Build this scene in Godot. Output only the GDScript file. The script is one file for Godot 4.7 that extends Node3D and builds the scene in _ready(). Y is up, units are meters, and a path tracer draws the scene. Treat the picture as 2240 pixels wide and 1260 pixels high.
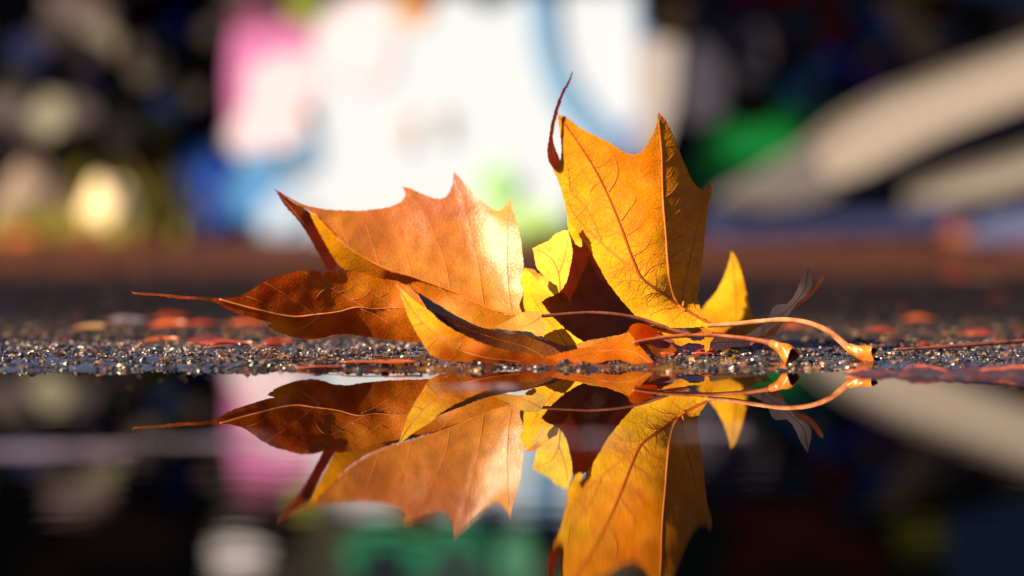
extends Node3D
# Fallen plane-tree leaves at the edge of a puddle, a graffiti wall far behind. Shapes are given in millimetres.

const TALL_EDGE := [68.4,12.4,59.8,11.7,50.5,11.9,44.7,14.2,39,19.9,33.4,27.1,29.2,34.7,25.9,40.3,23.1,43.9,20.5,46.3,19.3,50.7,18,57.1,16.3,62.8,14.2,67.1,15.8,66.5,17.1,69.7,17.5,75.3,16.9,80.7,16.1,86.4,19.5,85.1,24.3,81.4,30.6,78.1,35.4,75.3,39.4,72.8,42.5,71.7,45.8,73.1,48.5,77.2,50.8,82.5,51.5,86.8,53.9,84.1,57.3,77.3,61.5,67.7,64,62.8,66.5,60.1,69.4,59.8,71.1,62.5,71.7,58.9,70.1,54,69.2,49.1,67.9,39.4,66.3,29.8,65.2,23.4,65.3,19.1,66.9,15.2]
const TALL_DEPTH := [68.4,12.6,18,44.4,14.2,12,27.1,38.7,5,13.7,67.6,-5,16.2,86.4,-10,33.6,57,3,42.5,71.5,0,51.5,86,-2,52.5,56.2,8,54,30.1,14,71.1,62.1,-14,68.4,42.6,-7,65.6,21.9,4,60.9,53.9,2,60.2,36.3,7,63.1,62.8,-6]
const TALL_TONE := [16.2,84.8,90,36.8,2,24.2,78.1,88,31.3,1,33.6,57,90,40.5,3,42.5,69.9,80,22.1,1,51.5,82.8,86,33.1,2,28.7,36.3,94,55.2,5,47.4,23.7,94,60.7,8,66.2,13.6,92,55.2,8,53.8,38,84,33.1,2,44.4,50.6,80,25.8,1,38.3,58.6,84,27.6,1,20.9,58.7,92,51.5,4,44.2,36.4,92,46,3,60.8,49.1,74,29.4,3,69.2,58.8,66,23.9,3,64,26.7,76,33.1,4]
const TALL_VEINS := [[0.75, 68.4,12.9,60.3,17.6,52.2,23.6,45,28.8,42,34.8,38.1,45.9,33.6,57.4,28.9,67.1,22.6,77.3,16.9,85.4], [0.55, 45,28.8,38,34.8,31.4,40.6,27.2,44.7,22.8,49.4,19.3,55.5], [0.38, 31.4,40.6,28.8,47.5,26,53.1,20.9,58.7,20,63.6,19.4,69.2], [0.7, 60.2,17.3,57.3,19.9,54.7,27.5,53.7,36.4,53.4,42.1,52.5,56.2,52.6,72,51.6,84.1], [0.55, 59.3,18.6,60.4,26.4,61.4,31.5,62.5,35.9,65.3,45.8,69.1,57.2,70.7,60.8], [0.4, 66.8,14.3,63.3,18.7,63.2,22.7,64.7,25.8], [0.42, 33.8,58.7,36.2,62.5,37,66,35.8,71.2,33.8,73.2], [0.42, 38,48.7,40.7,52.5,42.8,55.7,42.1,59.4], [0.32, 39.9,43.6,44,46.5,46.2,49.3], [0.3, 52.1,59.7,47.1,62.1,44.8,65.8,45.7,69.6], [0.42, 53.8,48.7,57,51,59.8,53.5,61.1,55.5], [0.34, 55.5,41.1,58.3,43,60.4,44.3], [0.34, 55.7,36.1,59.2,38.2,61.7,39.1], [0.3, 28.9,67.1,32.1,68.3,34.7,70.3], [0.3, 31.4,62.2,29.2,61.3,27.3,58.7], [0.3, 41.7,36.4,45.8,38.8,48.2,42.4], [0.3, 45,28.8,48.1,32.5,52.1,34.2], [0.28, 52.2,23.6,48.2,23.7,44.6,21.3], [0.28, 47.4,26.9,41.1,28.2,35.7,27.1], [0.28, 42,31.7,36.8,31.6,33.4,30], [0.26, 58.7,18.6,52.2,18,47.5,15.8], [0.26, 52.5,56.2,55.9,58.6,58.5,61.9], [0.26, 52.6,68.3,55,70,57.1,72.4], [0.24, 26,53.1,23.7,51,22.1,48.7]]
const TALL_SPUR_EDGE := [19.3,49.4,20.7,47.1,22.6,44.6,24.4,41.4,24.2,39.5,22.8,39.8,21.1,42,19.7,45.5]
const TALL_SPUR_DEPTH := [19.3,49.4,6,24.4,41.4,7,23.9,39.5,8,19.7,45.5,4,21.5,45.1,7]
const TALL_SPUR_TONE := [21.5,44.3,93,62,8]
const TALL_CURL_EDGE := [15.8,65.8,14.2,67.4,12.7,70.3,12.4,73.5,13.1,78.4,14.7,86.5,17.2,93.4,20,98.4,21.6,102.1,21.2,99.2,18.3,93.5,16.2,87,14.7,80.7,14.7,76.2,15.9,72.7,17.2,69.8,17.3,67.5]
const TALL_CURL_DEPTH := [15.8,65.8,-4,12.4,73.5,-1,14.7,86.5,-6,21.6,102.1,-12,17.2,69.8,-8,14.7,78.2,-6,18.3,93.5,-9]
const TALL_CURL_TONE := [14.5,71.6,60,15,11,19.5,96.1,52,12,9]
const TALL_CURL_VEINS := [[0.3, 15.5,66.8,13.9,73.2,14.2,81,16.2,89.5,20.6,99.1]]
const BROWN_EDGE := [-84.9,60,-80.7,57.7,-75.8,55.1,-70.1,53.3,-62.1,52.4,-52.4,52.4,-44.6,53.5,-40.7,55,-38.6,57,-38.5,59,-39.7,61,-37,60.5,-32.1,58.3,-27.9,56.8,-25.3,56.6,-23.2,58,-21.7,60.8,-21.1,63.9,-21,66.6,-18.1,63.2,-13.9,58.8,-9.8,54.8,-6.8,52.7,-4.9,52.2,-2.9,53.6,-1.3,55.6,-0.8,57.2,0.3,52.6,2.1,46.2,3.2,41,4,33,4,26.6,3.5,21.8,2.7,19,4.1,15.6,-1.6,15.8,-7.2,17.7,-19.3,23.1,-29,26.5,-35.4,28.8,-43.5,31,-51.6,34.9,-59.8,40.7,-64.9,45.8,-70,50.7,-72.3,52.3,-78.2,55.6]
const BROWN_DEPTH := [-84.9,60,-13,-70,51.5,-11,-44,42.6,-11.5,-27.7,42.6,-11.5,-11.4,36.1,-8,-3.6,36.1,-5,4,33,-1,-0.8,56.4,-7,-7.3,50.7,-12.5,-20.9,66.4,-22,-38.7,59.8,-20,-62.1,52.4,-14,3.2,15.6,7,-19.3,23.1,1,-43.5,31,-2,-59.8,40.7,-5,-3.2,24.9,-1,-26.3,55.7,-17.5]
const BROWN_TONE := [-84.9,60,42,9.4,1.2,-76.6,55.6,60.9,19.8,1.8,-60.2,47.5,63,22.9,1.8,-44.2,49.1,60.9,18.7,1.2,-36.1,55.7,56.7,15.6,1.2,-21.4,63.9,35.7,7.3,0.6,-29.5,54,48.3,11.4,0.6,-18,55.6,52.5,13.5,0.6,-52.3,49.9,56.7,15.6,0.6,-26.1,45.8,63,19.8,1.2,-9.8,42.6,67.2,26,2.4,0,36.2,69.3,29.1,3,-35.6,32.9,67.2,26,2.4,-11.2,21.8,71.4,29.1,2.4,0,17.1,71.4,31.2,3,-1.6,53.9,69.3,31.2,4.8]
const BROWN_VEINS := [[0.6, 3.2,15.6,-7.2,17.7,-19.3,23.2,-35.4,29.1,-43.5,31.5,-53.3,36.2,-59.8,41,-64.9,45.8,-70,51], [0.25, 0,16.3,-1.3,26.5,-1.6,39.4,-1.1,53.9], [0.25, -9.9,18.9,-11.6,31.3,-14.7,45.8,-18.4,58.9,-20.6,64.7], [0.22, -21.7,24.3,-24,34.5,-31.1,50.7,-36.2,57.3,-38.8,60], [0.2, -35.4,29.1,-37.3,36.1,-41.2,45.8], [0.18, -46.8,32.9,-50,41,-52.2,47.5], [0.18, -57.4,39.4,-59.7,44.2,-60.6,49.1]]
const BROWN_LOW_EDGE := [4.1,15.4,-1.6,15.7,-7.2,17.6,-19.3,22.9,-29,26.4,-35.5,28.6,-43.5,30.9,-51.7,34.7,-59.8,40.5,-64.8,45.7,-69.9,50.5,-72.3,52,-70.3,47.5,-66.8,40.9,-62.6,33.6,-58.6,30.3,-52.3,28.5,-46.3,27.6,-40.6,26.8,-33.1,23.2,-26.1,19.2,-18.4,14.9,-9.5,11.3,-1.6,11.6,4.8,13.5]
const BROWN_LOW_DEPTH := [4.1,15.4,7,-19.3,22.9,1,-43.5,30.9,-2,-59.8,40.5,-5,-72.3,52,-11,-62.6,33.6,-14,-52.3,28.5,-13,-40.6,26.8,-9,-33.1,23.2,-4,-18.4,14.9,6,-9.5,11.3,11,4.8,13.5,10]
const BROWN_LOW_TONE := [-70,47.5,92,44,3,-58.6,34.4,92,40,2,-47.1,28.8,84,28,2,-32.3,23.2,66,22,3,-11.1,15.6,66,25,3,3.2,14.4,68,28,5]
const BROWN_LOW_VEINS := [[0.25, -25.7,25.3,-21.7,21,-16.8,15.6], [0.2, -38.8,29.7,-34.8,26.1,-31.5,23.3]]
const BROWN_REAR_EDGE := [-84.9,60,-78.6,55.5,-72.9,51.9,-70.7,47.1,-67.2,40.5,-63.2,33.2,-64.2,30.7,-66.2,31.1,-68.1,34.7,-70.3,39,-75,47.1,-81.2,54.3]
const BROWN_REAR_DEPTH := [-84.9,60,-13,-72.9,51.9,-18,-63.2,33.2,-24,-66.2,31.1,-15,-75,47.1,-12,-81.2,54.3,-12]
const BROWN_REAR_TONE := [-75.2,50.7,50,11,3,-66.5,34.3,46,10,3]
const BROWN_REAR_VEINS := [[0.25, -83.9,58.9,-76.7,50.7,-69.7,40.9,-65.4,32.7]]
const BROWN_LIP_EDGE := [-6,11.9,-1.3,14.3,2.4,16.5,5.5,17.5,9.1,17.4,10.3,15.8,10.9,14.1,11.8,12.5,11.1,10.7,8.6,9.6,6.2,10.8,3.1,11,-1.3,11.1]
const BROWN_LIP_DEPTH := [-6,11.9,18,5.5,17.5,16,10.3,15.4,22,11.8,12.5,30,8.6,9.6,32,3.1,11.3,24,4.7,13.7,23,0,13.8,17]
const BROWN_LIP_TONE := [4.7,15.3,78,52,34,10.1,12.6,80,54,40,-1.6,12.3,66,34,20]
const BROWN_LIP_VEINS := [[0.25, 10.3,15.8,7,13.8,3.1,12.2,-1.6,11.7]]
const LONG_EDGE := [-132.7,24.6,-131.3,23.8,-123.7,23.4,-114,22.6,-106,22,-101.2,21.8,-96.7,22,-93.1,23,-89.4,25.1,-85.5,27.5,-81.5,29.3,-76.7,30.5,-72.8,31.5,-69.7,31.6,-66,31.1,-62.7,30.9,-59.2,31.7,-54.6,31.3,-46,28.7,-39.4,27.5,-33.2,23.8,-29.9,19.1,-27.5,14.4,-26,9.7,-26.9,6.1,-32.5,6.4,-39.8,6.8,-46.3,7.4,-52.8,8.3,-57.6,8.9,-62.4,8.6,-69,7,-73,7.2,-77.2,7.9,-81.2,9.4,-83.7,10.8,-85.5,12.3,-84,12.6,-82.7,13.1,-85.9,13.6,-91.3,15.2,-96,16.7,-99.9,18.6,-103.7,20.5,-109.2,21.3,-115.7,21.6,-123.7,22.6,-131.5,23.2]
const LONG_DEPTH := [-132.7,24.3,10,-106,21.8,13,-85.5,27.5,19,-69.7,31.5,20,-55.4,31.3,12,-39.4,27.5,10,-26.7,14.4,18,-32.5,6.6,12,-52.8,8.3,4,-70.6,7,2,-84.4,12.1,8,-98.3,18,11,-78.9,20.6,15,-63.3,17.4,13,-50.6,18.7,14,-42.8,12.6,12]
const LONG_TONE := [-131.8,23.6,66,20,14,-110.8,21.8,60,13,8,-98.1,20.6,56,10,1,-88.7,17.4,60,10,1,-83.4,23.9,44,5,1,-75.3,27.1,36,4,1,-75.8,19.3,66,14,1,-69.3,22.3,40,5,1,-74.5,15.7,46,7,1,-81.4,10.4,80,32,2,-68.7,9.9,58,12,1,-66,27,70,20,1,-60,22.2,66,17,1,-52.2,25.3,78,28,2,-50.5,20.6,60,14,1,-41.1,21.3,74,24,2,-42.7,14.2,62,16,1,-38,12.7,66,20,2,-57.3,13.3,40,6,1,-46.2,9.3,40,6,1,-30,7.9,56,14,2]  # bright upper right points put light glowing through the leaf into its colour
const LONG_VEINS := [[0.5, -101.2,21.4,-88.7,18,-76.2,15.4,-68.2,16.1,-60.2,17.1,-53.7,18.7,-47.4,18.1,-37.9,18.4,-28.3,16], [0.3, -68.2,16.1,-74.1,20.6,-81.7,25.5,-84.8,27.4], [0.32, -50.6,18.5,-59.9,23.8,-67.5,28.3,-70.8,30.8], [0.3, -39.5,18.2,-45.9,22.2,-52.2,26.9,-56.9,30.7], [0.25, -82.4,16.9,-86.8,20.6,-91.5,22.5], [0.26, -66.6,15.8,-73.4,11.1,-81.4,10.4], [0.26, -52.2,18.1,-44.3,14.2,-34.9,8.2], [0.2, -59.9,23.8,-56.1,25,-53.8,28.1], [0.2, -55.3,21.4,-51.3,22.2,-48.3,25.3], [0.2, -63,26,-66.1,23.8,-67.8,21.4], [0.2, -45.9,22.2,-42.8,23.7,-42.5,26.8], [0.2, -47.4,17.9,-42.7,15.8,-37.9,15.5], [0.2, -42.7,18,-40.2,15.2,-41.2,12.3]]
const FRONT_EDGE := [-38.6,27.6,-36.7,25.4,-32.8,22.2,-30.1,20.4,-27.3,18.6,-24.5,16,-20.4,13.1,-15.1,10.4,-9.1,7.9,-1.5,5.8,6,4.6,11.5,3.2,14.5,2.1,16.6,0.7,14.5,0.2,10.6,0.6,1.5,1.1,-9.1,1.6,-18.2,1.7,-23.6,2.3,-26.8,3.8,-28.6,5.8,-30.5,9.1,-33.1,13.1,-35.2,17.6,-36.7,22.1]
const FRONT_DEPTH := [-38.6,27.6,38,-30.1,20.4,44,-15.1,10.4,48,6,4.6,49,14.5,1.5,50,-28.6,5.8,43,-18.2,1.8,46,-3,1.5,49,-35.2,17.6,39,-22.7,8.1,47,-9.1,4.5,50]
const FRONT_TONE := [-38.3,26,96,74,18,-32.8,18.5,94,62,8,-26.5,14.9,94,60,6,-28.9,8.7,88,36.1,4,-20.4,9.6,86,34.4,3,-21.2,4.3,48,8.6,1,-13.6,8.2,76,24.1,2,-10.6,2.9,34,4.3,1,-1.5,5.2,66,17.2,2,0,2.1,30,3.4,1,9.1,2.2,34,4.3,1,10.6,3.4,60,15.5,2]  # lower points darker red: shade under the tucked edge, put into the colour
const FRONT_VEINS := [[0.4, -38.4,26.9,-34.4,20.3,-29.7,14.6,-24.2,9.9,-18.2,6,-9.1,3.4,3,1.8], [0.22, -24.2,9.9,-27.4,7,-28.2,5.8], [0.22, -29.7,14.6,-32,13.6,-33.1,13.6], [0.22, -24.2,9.9,-20.4,9.6,-16.6,10], [0.22, -18.2,6,-16.6,8.1,-17.4,10]]
const FRONT_RIGHT_EDGE := [10.7,2.9,16.1,4.3,21.8,5.4,27.7,6.5,33.3,8.3,37.1,9.8,39.6,10.8,40.9,9,42.8,6.7,45.3,3.7,47.2,1.3,48.4,-0.2,45.5,-0.4,41.9,-0.1,39.9,1.1,36.6,2.2,33.3,2.4,29.9,1.8,25.7,0.8,20.3,0.1,15.8,-0,13,1.1]
const FRONT_RIGHT_DEPTH := [10.7,2.9,42,27.7,6.5,34,39.6,10.8,30,48.4,-0.2,50,42.8,6.7,40,33.3,2.4,48,15.8,0.1,50,21.3,3.3,43,40,1.1,49]
const FRONT_RIGHT_TONE := [15.2,1.9,66,13.8,2,27.5,4,80,22.4,2,38.4,8.3,88,31,4,42.8,6.2,90,25.8,2,46.9,1.3,84,20.6,2,31.8,2.8,60,12,1]
const FRONT_RIGHT_VEINS := [[0.3, 12.1,1.5,21.3,3.3,30.6,5,40.4,4.8,47.7,0.1], [0.22, 30.6,5,34.5,6.8,38.9,10.1]]
const FRONT_HOLLOW_EDGE := [-29.2,19.2,-23.2,16.6,-17.1,14.6,-10.9,12.3,-3.1,10.4,4.7,9.3,12.5,7.5,18.8,5.8,26.6,7.7,34.5,9,40.1,10.4,33.8,7.5,28,5.7,22.1,4.3,16.3,3.2,11.4,2.1,6.2,3.3,-1.5,4.6,-9.3,6.7,-15.4,9.4,-20.8,12.2,-24.9,15.3]
const FRONT_HOLLOW_DEPTH := [-29.2,19.2,36,-10.9,12.3,27,4.7,9.3,23,18.8,5.8,21,34.5,9,20,40,10.4,22,28,5.8,26,11.4,2.1,32,-9.3,6.7,33,-24.9,15.3,35]
const FRONT_HOLLOW_SHADE_TONE := [-26.1,16.7,5,1.2,0.6,-9.3,9.5,6,1.6,1,4.7,6.7,14,5,4,14,4.6,24,9,7,26.5,6.6,50,22,10]
const FRONT_HOLLOW_VEINS := [[0.25, 11.4,2.2,4.7,5.6,-6.2,8.7,-18.5,13.2], [0.2, 11.4,2.2,21.8,4.7,32.8,7.6]]
const FRONT_CURL_EDGE := [32.8,7.2,35.9,9.1,39.3,11.2,39.9,12.8,41.9,13.6,44.7,13.4,47.9,12.2,51,10.4,50.1,8.7,46.1,7.6,42.4,7,40.6,7.8,39.8,9.9,36.6,8.4]
const FRONT_CURL_DEPTH := [32.8,7.2,30,39.3,11.2,30,44.7,13.4,22,51,10.4,12,46.2,7.6,14,40.6,7.8,24]
const FRONT_CURL_TONE := [35.6,8.4,84,44,10,40,12.1,70,28,6,45.6,10.5,52,9,3]
const GAP_EDGE := [7.2,38.9,9.6,40.1,12.8,41.7,15.2,43.9,17.3,44.9,19.6,45.2,20.7,40.3,21,36.3,20,31.6,18.7,27.1,16.2,23.6,12.1,21.7,10.2,20.4,13.7,15.7,19,10.8,24.5,7,25.8,6.4,22.3,5.4,18.9,5.4,14.3,6.6,9.5,8.9,4.8,11.5,3,15.4,2.9,21.8,3.2,29,4.5,32,6.4,31.4,8,29.2,9.6,26.4,10.8,24.5,11.5,28,10.5,29.9,8.6,32.2,8,35.4]
const GAP_DEPTH := [7.2,38.9,0,19.6,45.2,5,20.7,36.3,9,14.3,29.9,7,11.1,22,8,3.2,23.4,1,9.6,10.8,8,21.2,5.8,18,19,10.8,13]
const GAP_TONE := [12.8,39.5,92,76,34,15.9,28.4,92,74,24,6.4,23.5,90,60,5,15.9,11,88,54,4]
const GAP_VEINS := [[0.3, 16.7,23.7,16.2,30,13.6,35.5,8.3,38.6], [0.3, 18.9,5.7,15.1,11,11.1,15.6,6.4,23.5], [0.2, 16.2,30,18.5,36.3,19.5,41.9]]
const GAP_FLAP_EDGE := [4.8,31.8,7,31.9,9.2,30.3,11.1,29.1,12.7,28.1,12,25.3,10.7,24.4,9.5,26.5,7.9,29.2]
const GAP_FLAP_DEPTH := [4.8,31.8,6,9.2,30.3,10,12.7,28.1,11,10.7,24.4,14,7.9,29.2,9]
const GAP_FLAP_TONE := [7.2,30.7,66,24,4,11.4,26.6,92,76,30]
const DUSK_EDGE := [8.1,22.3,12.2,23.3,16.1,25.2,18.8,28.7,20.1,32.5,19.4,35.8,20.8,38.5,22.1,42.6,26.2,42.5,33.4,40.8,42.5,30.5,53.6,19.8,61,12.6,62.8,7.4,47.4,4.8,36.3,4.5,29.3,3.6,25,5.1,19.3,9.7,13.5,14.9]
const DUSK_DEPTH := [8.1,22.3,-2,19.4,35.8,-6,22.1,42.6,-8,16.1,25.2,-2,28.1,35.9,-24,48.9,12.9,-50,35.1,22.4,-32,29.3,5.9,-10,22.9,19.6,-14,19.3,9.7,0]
const DUSK_SHADE_TONE := [12.9,21.7,44,14,3,22.9,29.5,34,9,3,29.8,22.6,26,6,2,42.2,13.7,24,6,2,29.3,6.7,28,9,3]
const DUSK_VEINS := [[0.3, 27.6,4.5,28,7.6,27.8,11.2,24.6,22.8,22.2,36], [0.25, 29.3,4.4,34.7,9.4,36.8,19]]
const REAR_EDGE := [82.5,37.3,84.3,34.4,85.9,29.3,87.5,21.9,88.6,16.5,89.7,11.6,96,10.1,90.2,5.4,81.3,4,73.3,4.5,67,5.9,64.2,9.5,69.4,14.3,72.6,17.7,76.3,21.8,79.1,26.9,81.3,32.4]
const REAR_DEPTH := [82.5,37.3,-56,89.7,11.6,-42,72.6,17.7,-50,81.9,21.9,-49,96,10.1,-38,81.3,4,-25,64.2,9.5,-40,81.1,11.5,-40]
const REAR_TONE := [82.4,33.7,94,56,5,81.9,21.9,95,56,5,81.3,13.6,92,52,5,80.3,7.3,46,18,8]
const REAR_VEINS := [[0.3, 82.6,35.4,83.1,25.2,83,13.6,79.9,5]]
const GREY_EDGE := [104.1,33,105.7,28.7,105.8,25.2,103.1,22.1,99,19.8,95.6,15.1,89.9,11.8,83.6,8.7,79,8.4,76.7,9,82.4,11.4,86.3,13.7,88.2,16.5,89.4,19,91.5,19.9,94.9,20,97.8,23.1,100.4,28.1]
const GREY_DEPTH := [104.1,33,0,105.8,25.2,-4,95.6,15.1,10,79,8.4,30,89.5,19,22,100.3,28.1,10,94.6,19.9,16]
const GREY_TONE := [103.3,29.8,30,18,27.3,98.3,22.1,66,62,178.5,89.6,14.5,52,48,142.8,80.8,8.9,50,42,94.5]
const GREY_VEINS := [[0.25, 104.1,31.4,102,24.3,94.9,17.4,84.4,9.9]]
const GREY_BACK_EDGE := [111.6,29.3,110.9,26.9,108.6,23.6,105.2,20.8,101.1,18.8,96,15.2,93.2,11.5,91.2,8.4,86.4,8.4,89.9,11.8,96,15.2,99.5,19.9,103.9,22.3,107.3,25.4,110.1,28.6]
const GREY_BACK_DEPTH := [111.6,29.3,-12,105.2,20.8,-8,96.1,14.9,6,103.8,22.3,-2,91.2,8.4,10,86.4,8.4,16]
const GREY_BACK_TONE := [110.8,28.6,86,30,4,108.2,24.7,44,14,4,97.7,15.4,40,13,4]
const SCRAP_EDGE := [47.8,11.5,52.4,10.7,58.6,10.7,61.2,9.9,59.6,8.7,61.6,7.9,60.2,6.4,58,5.7,56.3,6.3,55.2,7.7,52.2,8.9,48.9,10]
const SCRAP_DEPTH := [47.8,11.5,8,58.6,10.7,12,61,8.2,18,58,5.7,20,52.2,8.9,14]
const SCRAP_TONE := [50.8,10.6,74,36,5,59.3,9.8,90,52,10,58.1,6.6,70,28,5]
const STRIP_EDGE := [64.5,11.9,66.7,11.4,68.4,10.8,68.8,8.7,67.6,6.7,66.9,4.3,65.6,4,65.4,6.1,63.6,6.6,60.1,6.9,59.7,7.8,64,7.7,65.7,8.1,66.2,9.9]
const STRIP_DEPTH := [64.5,11.9,18,68.4,10.8,20,66.9,4.3,28,60.1,6.9,24,65.7,8.1,24]
const STRIP_TONE := [66.6,10.6,70,26,2,66.6,5.5,86,44,5,60.9,7.2,88,48,6]
const CRUMPLE_EDGE := [41.1,6.7,44.1,7.4,48,7.8,52.1,7.4,54.8,6.2,56.3,4.6,54.6,2.8,51.1,1.9,48.6,2.8,46.2,4.1,43.9,4.9,42,5.4]
const CRUMPLE_DEPTH := [41.1,6.7,26,48,7.8,18,56.3,4.6,22,51.2,1.9,34,46.3,5,32,51.6,5.2,22]
const CRUMPLE_TONE := [43.5,6.3,40,8,1,51.9,6.6,34,6,1,52.6,2.6,60,18,2]
const CRUMPLE_VEINS := [[0.22, 41.6,6.2,47.4,5.8,55.2,3.8]]
const SHADOW_LEAF_EDGE := [41.6,8.2,50.2,9,61.6,8.2,71.9,8.9,80,7.5,87.5,6.6,83.6,4.7,75.1,4,68,2.9,59.7,1.9,55.3,3.2,48.9,3,44.2,4.5]
const SHADOW_LEAF_DEPTH := [41.6,8.3,4,61.6,8.2,-6,80,7.5,-12,87.5,6.6,-6,68,2.9,14,48.9,3,16,60.7,5.2,6]
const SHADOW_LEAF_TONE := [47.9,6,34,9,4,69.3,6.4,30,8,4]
const SHADOW_LEAF_VEINS := [[0.3, 68.4,8.7,68.5,6.4,67.8,3.4], [0.25, 44.6,6.1,57.6,5.6,70.7,5.7,84,5.8]]
const TALL_STEM := [67.3,12.6,18,0.8,75.3,13.1,20,0.8,84.2,14.2,24,0.8,93.1,14.9,28,0.9,101.1,13.8,32,0.9,106.8,11.1,36,1,110.6,7.9,38,1.1,112.9,5.8,39,1.4]
const TALL_SOCKET := [112.6,6.1,39,1.4,114.9,5.1,40,1.9,117.2,4.3,41,2.7,120.7,3.7,42,2.9]
const FRONT_STEM := [40.5,7.7,40,0.6,47.5,8.9,38,0.6,56.9,9.8,35,0.7,66.2,10,34,0.7,75.3,9.4,36,0.7,82.7,8.4,38,0.8,86.9,7.5,39,1.1]
const FRONT_SOCKET := [86.3,7.7,39,1.1,89,6.5,40,1.6,91.2,5.1,42,2.5,93.1,3.2,44,2.9]
const BROWN_STEM := [4.7,15.1,18,0.4,11,15.8,17,0.6,20.5,16.5,15,0.6,28.4,16.8,14,0.6,36.3,16.2,14,0.6,44.2,14.8,14,0.6,50.5,12.7,15,0.6,56.8,10.6,16,0.7,61.4,9.4,17,0.8]
const RAMP_SHADE := [0.283, 0.022, 0.300, 0.074, 0.367, 0.122, 0.452, 0.160, 0.565, 0.217, 0.677, 0.259, 0.790, 0.301, 1.071, 0.407, 1.075, 0.022]
const RAMP_SUN_BAND := [0.462, 0.143, 0.480, 0.170, 0.511, 0.195, 0.552, 0.220, 0.597, 0.242, 0.648, 0.260, 0.710, 0.283, 0.772, 0.305, 1.047, 0.405, 1.048, 0.330, 0.773, 0.229, 0.690, 0.198, 0.628, 0.172, 0.573, 0.144, 0.525, 0.121, 0.483, 0.112]
const RAMP_BAND_FADE := [0.319, 0.082, 0.339, 0.103, 0.374, 0.121, 0.415, 0.147, 0.457, 0.171, 0.505, 0.182, 0.540, 0.158, 0.526, 0.117, 0.492, 0.093, 0.443, 0.077, 0.388, 0.071]
const RAMP_LOW_SUN_BAND := [0.606, 0.087, 0.647, 0.104, 0.688, 0.118, 0.730, 0.130, 0.771, 0.142, 1.045, 0.240, 1.046, 0.204, 0.771, 0.104, 0.723, 0.091, 0.668, 0.082, 0.627, 0.079]
const RAMP_SHADE_STRIP := [0.307, 0.027, 0.328, 0.043, 0.410, 0.054, 0.505, 0.061, 0.594, 0.067, 0.655, 0.073, 0.683, 0.061, 0.662, 0.041, 0.587, 0.035, 0.464, 0.032, 0.362, 0.026]
const RAMP_LIGHT_PATCH := [0.673, 0.021, 0.687, 0.041, 0.714, 0.056, 0.755, 0.067, 0.810, 0.076, 1.043, 0.109, 1.044, 0.021]

var M := {}
var shared := {}
var used := {}
var rng := RandomNumberGenerator.new()
var bump := FastNoiseLite.new()
var fine := FastNoiseLite.new()
var broad := FastNoiseLite.new()


func numbered(called: String) -> String:
	var n: int = used.get(called, 0)
	used[called] = n + 1
	return called if n == 0 else "%s_%03d" % [called, n]


func tag(o: Node3D, label: String, category: String, group := "") -> void:
	o.set_meta("label", label)
	o.set_meta("category", category)
	if group:
		o.set_meta("group", group)


func thing(called: String, label: String, category: String, at: Vector3, group := "") -> Node3D:
	var o := Node3D.new()
	o.name = numbered(called)
	o.position = at
	tag(o, label, category, group)
	add_child(o, true)
	return o


func part(called: String, mesh: Mesh, mat: Material, parent: Node3D = null) -> MeshInstance3D:
	var o := MeshInstance3D.new()
	o.mesh = mesh
	o.material_override = mat
	o.name = called if parent else numbered(called)
	if parent:
		parent.add_child(o, true)
	else:
		add_child(o, true)
	return o


func structure(o: Node3D) -> Node3D:
	o.set_meta("kind", "structure")
	return o


func noise_of(kind: int, freq: float, octaves: int, noise_seed: int) -> FastNoiseLite:
	var n := FastNoiseLite.new()
	n.noise_type = kind
	n.frequency = freq
	n.fractal_octaves = octaves
	n.seed = noise_seed
	return n


func picture(n: FastNoiseLite, size: int, ramp: Gradient) -> NoiseTexture2D:
	var t := NoiseTexture2D.new()
	t.width = size
	t.height = size
	t.seamless = true
	t.noise = n
	if ramp:
		t.color_ramp = ramp
	return t


func ramp_of(at: Array, colors: Array) -> Gradient:
	var g := Gradient.new()
	g.offsets = PackedFloat32Array(at)
	g.colors = PackedColorArray(colors)
	return g


func plain(c: Color, rough: float, spec := 0.5) -> StandardMaterial3D:
	var m := StandardMaterial3D.new()
	m.albedo_color = c.linear_to_srgb()
	m.roughness = rough
	m.metallic_specular = spec
	return m


# The skin of a leaf: blotches, specks and a net of the finest veins, 120 millimetres a side.
func leaf_skin() -> void:
	var size := 1024
	var cells := noise_of(FastNoiseLite.TYPE_CELLULAR, 0.075, 1, 8)
	cells.cellular_return_type = FastNoiseLite.RETURN_DISTANCE2_SUB
	var blot := noise_of(FastNoiseLite.TYPE_SIMPLEX, 0.012, 4, 4)
	var speck := noise_of(FastNoiseLite.TYPE_SIMPLEX, 0.09, 2, 12)
	var color := Image.create(size, size, false, Image.FORMAT_RGB8)
	var height := Image.create(size, size, false, Image.FORMAT_L8)
	for y in size:
		for x in size:
			var c := cells.get_noise_2d(x, y) + 1.0
			var b := blot.get_noise_2d(x, y)
			var s := speck.get_noise_2d(x, y)
			var line := 1.0 - smoothstep(0.02, 0.2, c)
			var k := 0.93 + 0.09 * b + 0.05 * s - 0.05 * line
			var rust := smoothstep(0.42, 0.62, s) * smoothstep(-0.1, 0.35, b) * 0.2
			color.set_pixel(x, y, Color(clampf(k * (1.0 - rust * 0.5), 0, 1), clampf(k * (1.0 - rust), 0, 1), clampf(k * (1.0 - rust), 0, 1)))
			height.set_pixel(x, y, Color.WHITE * clampf(0.35 + 0.45 * line + 0.15 * s, 0, 1))
	shared.mottle = ImageTexture.create_from_image(color)
	shared.net = ImageTexture.create_from_image(height)


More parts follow.
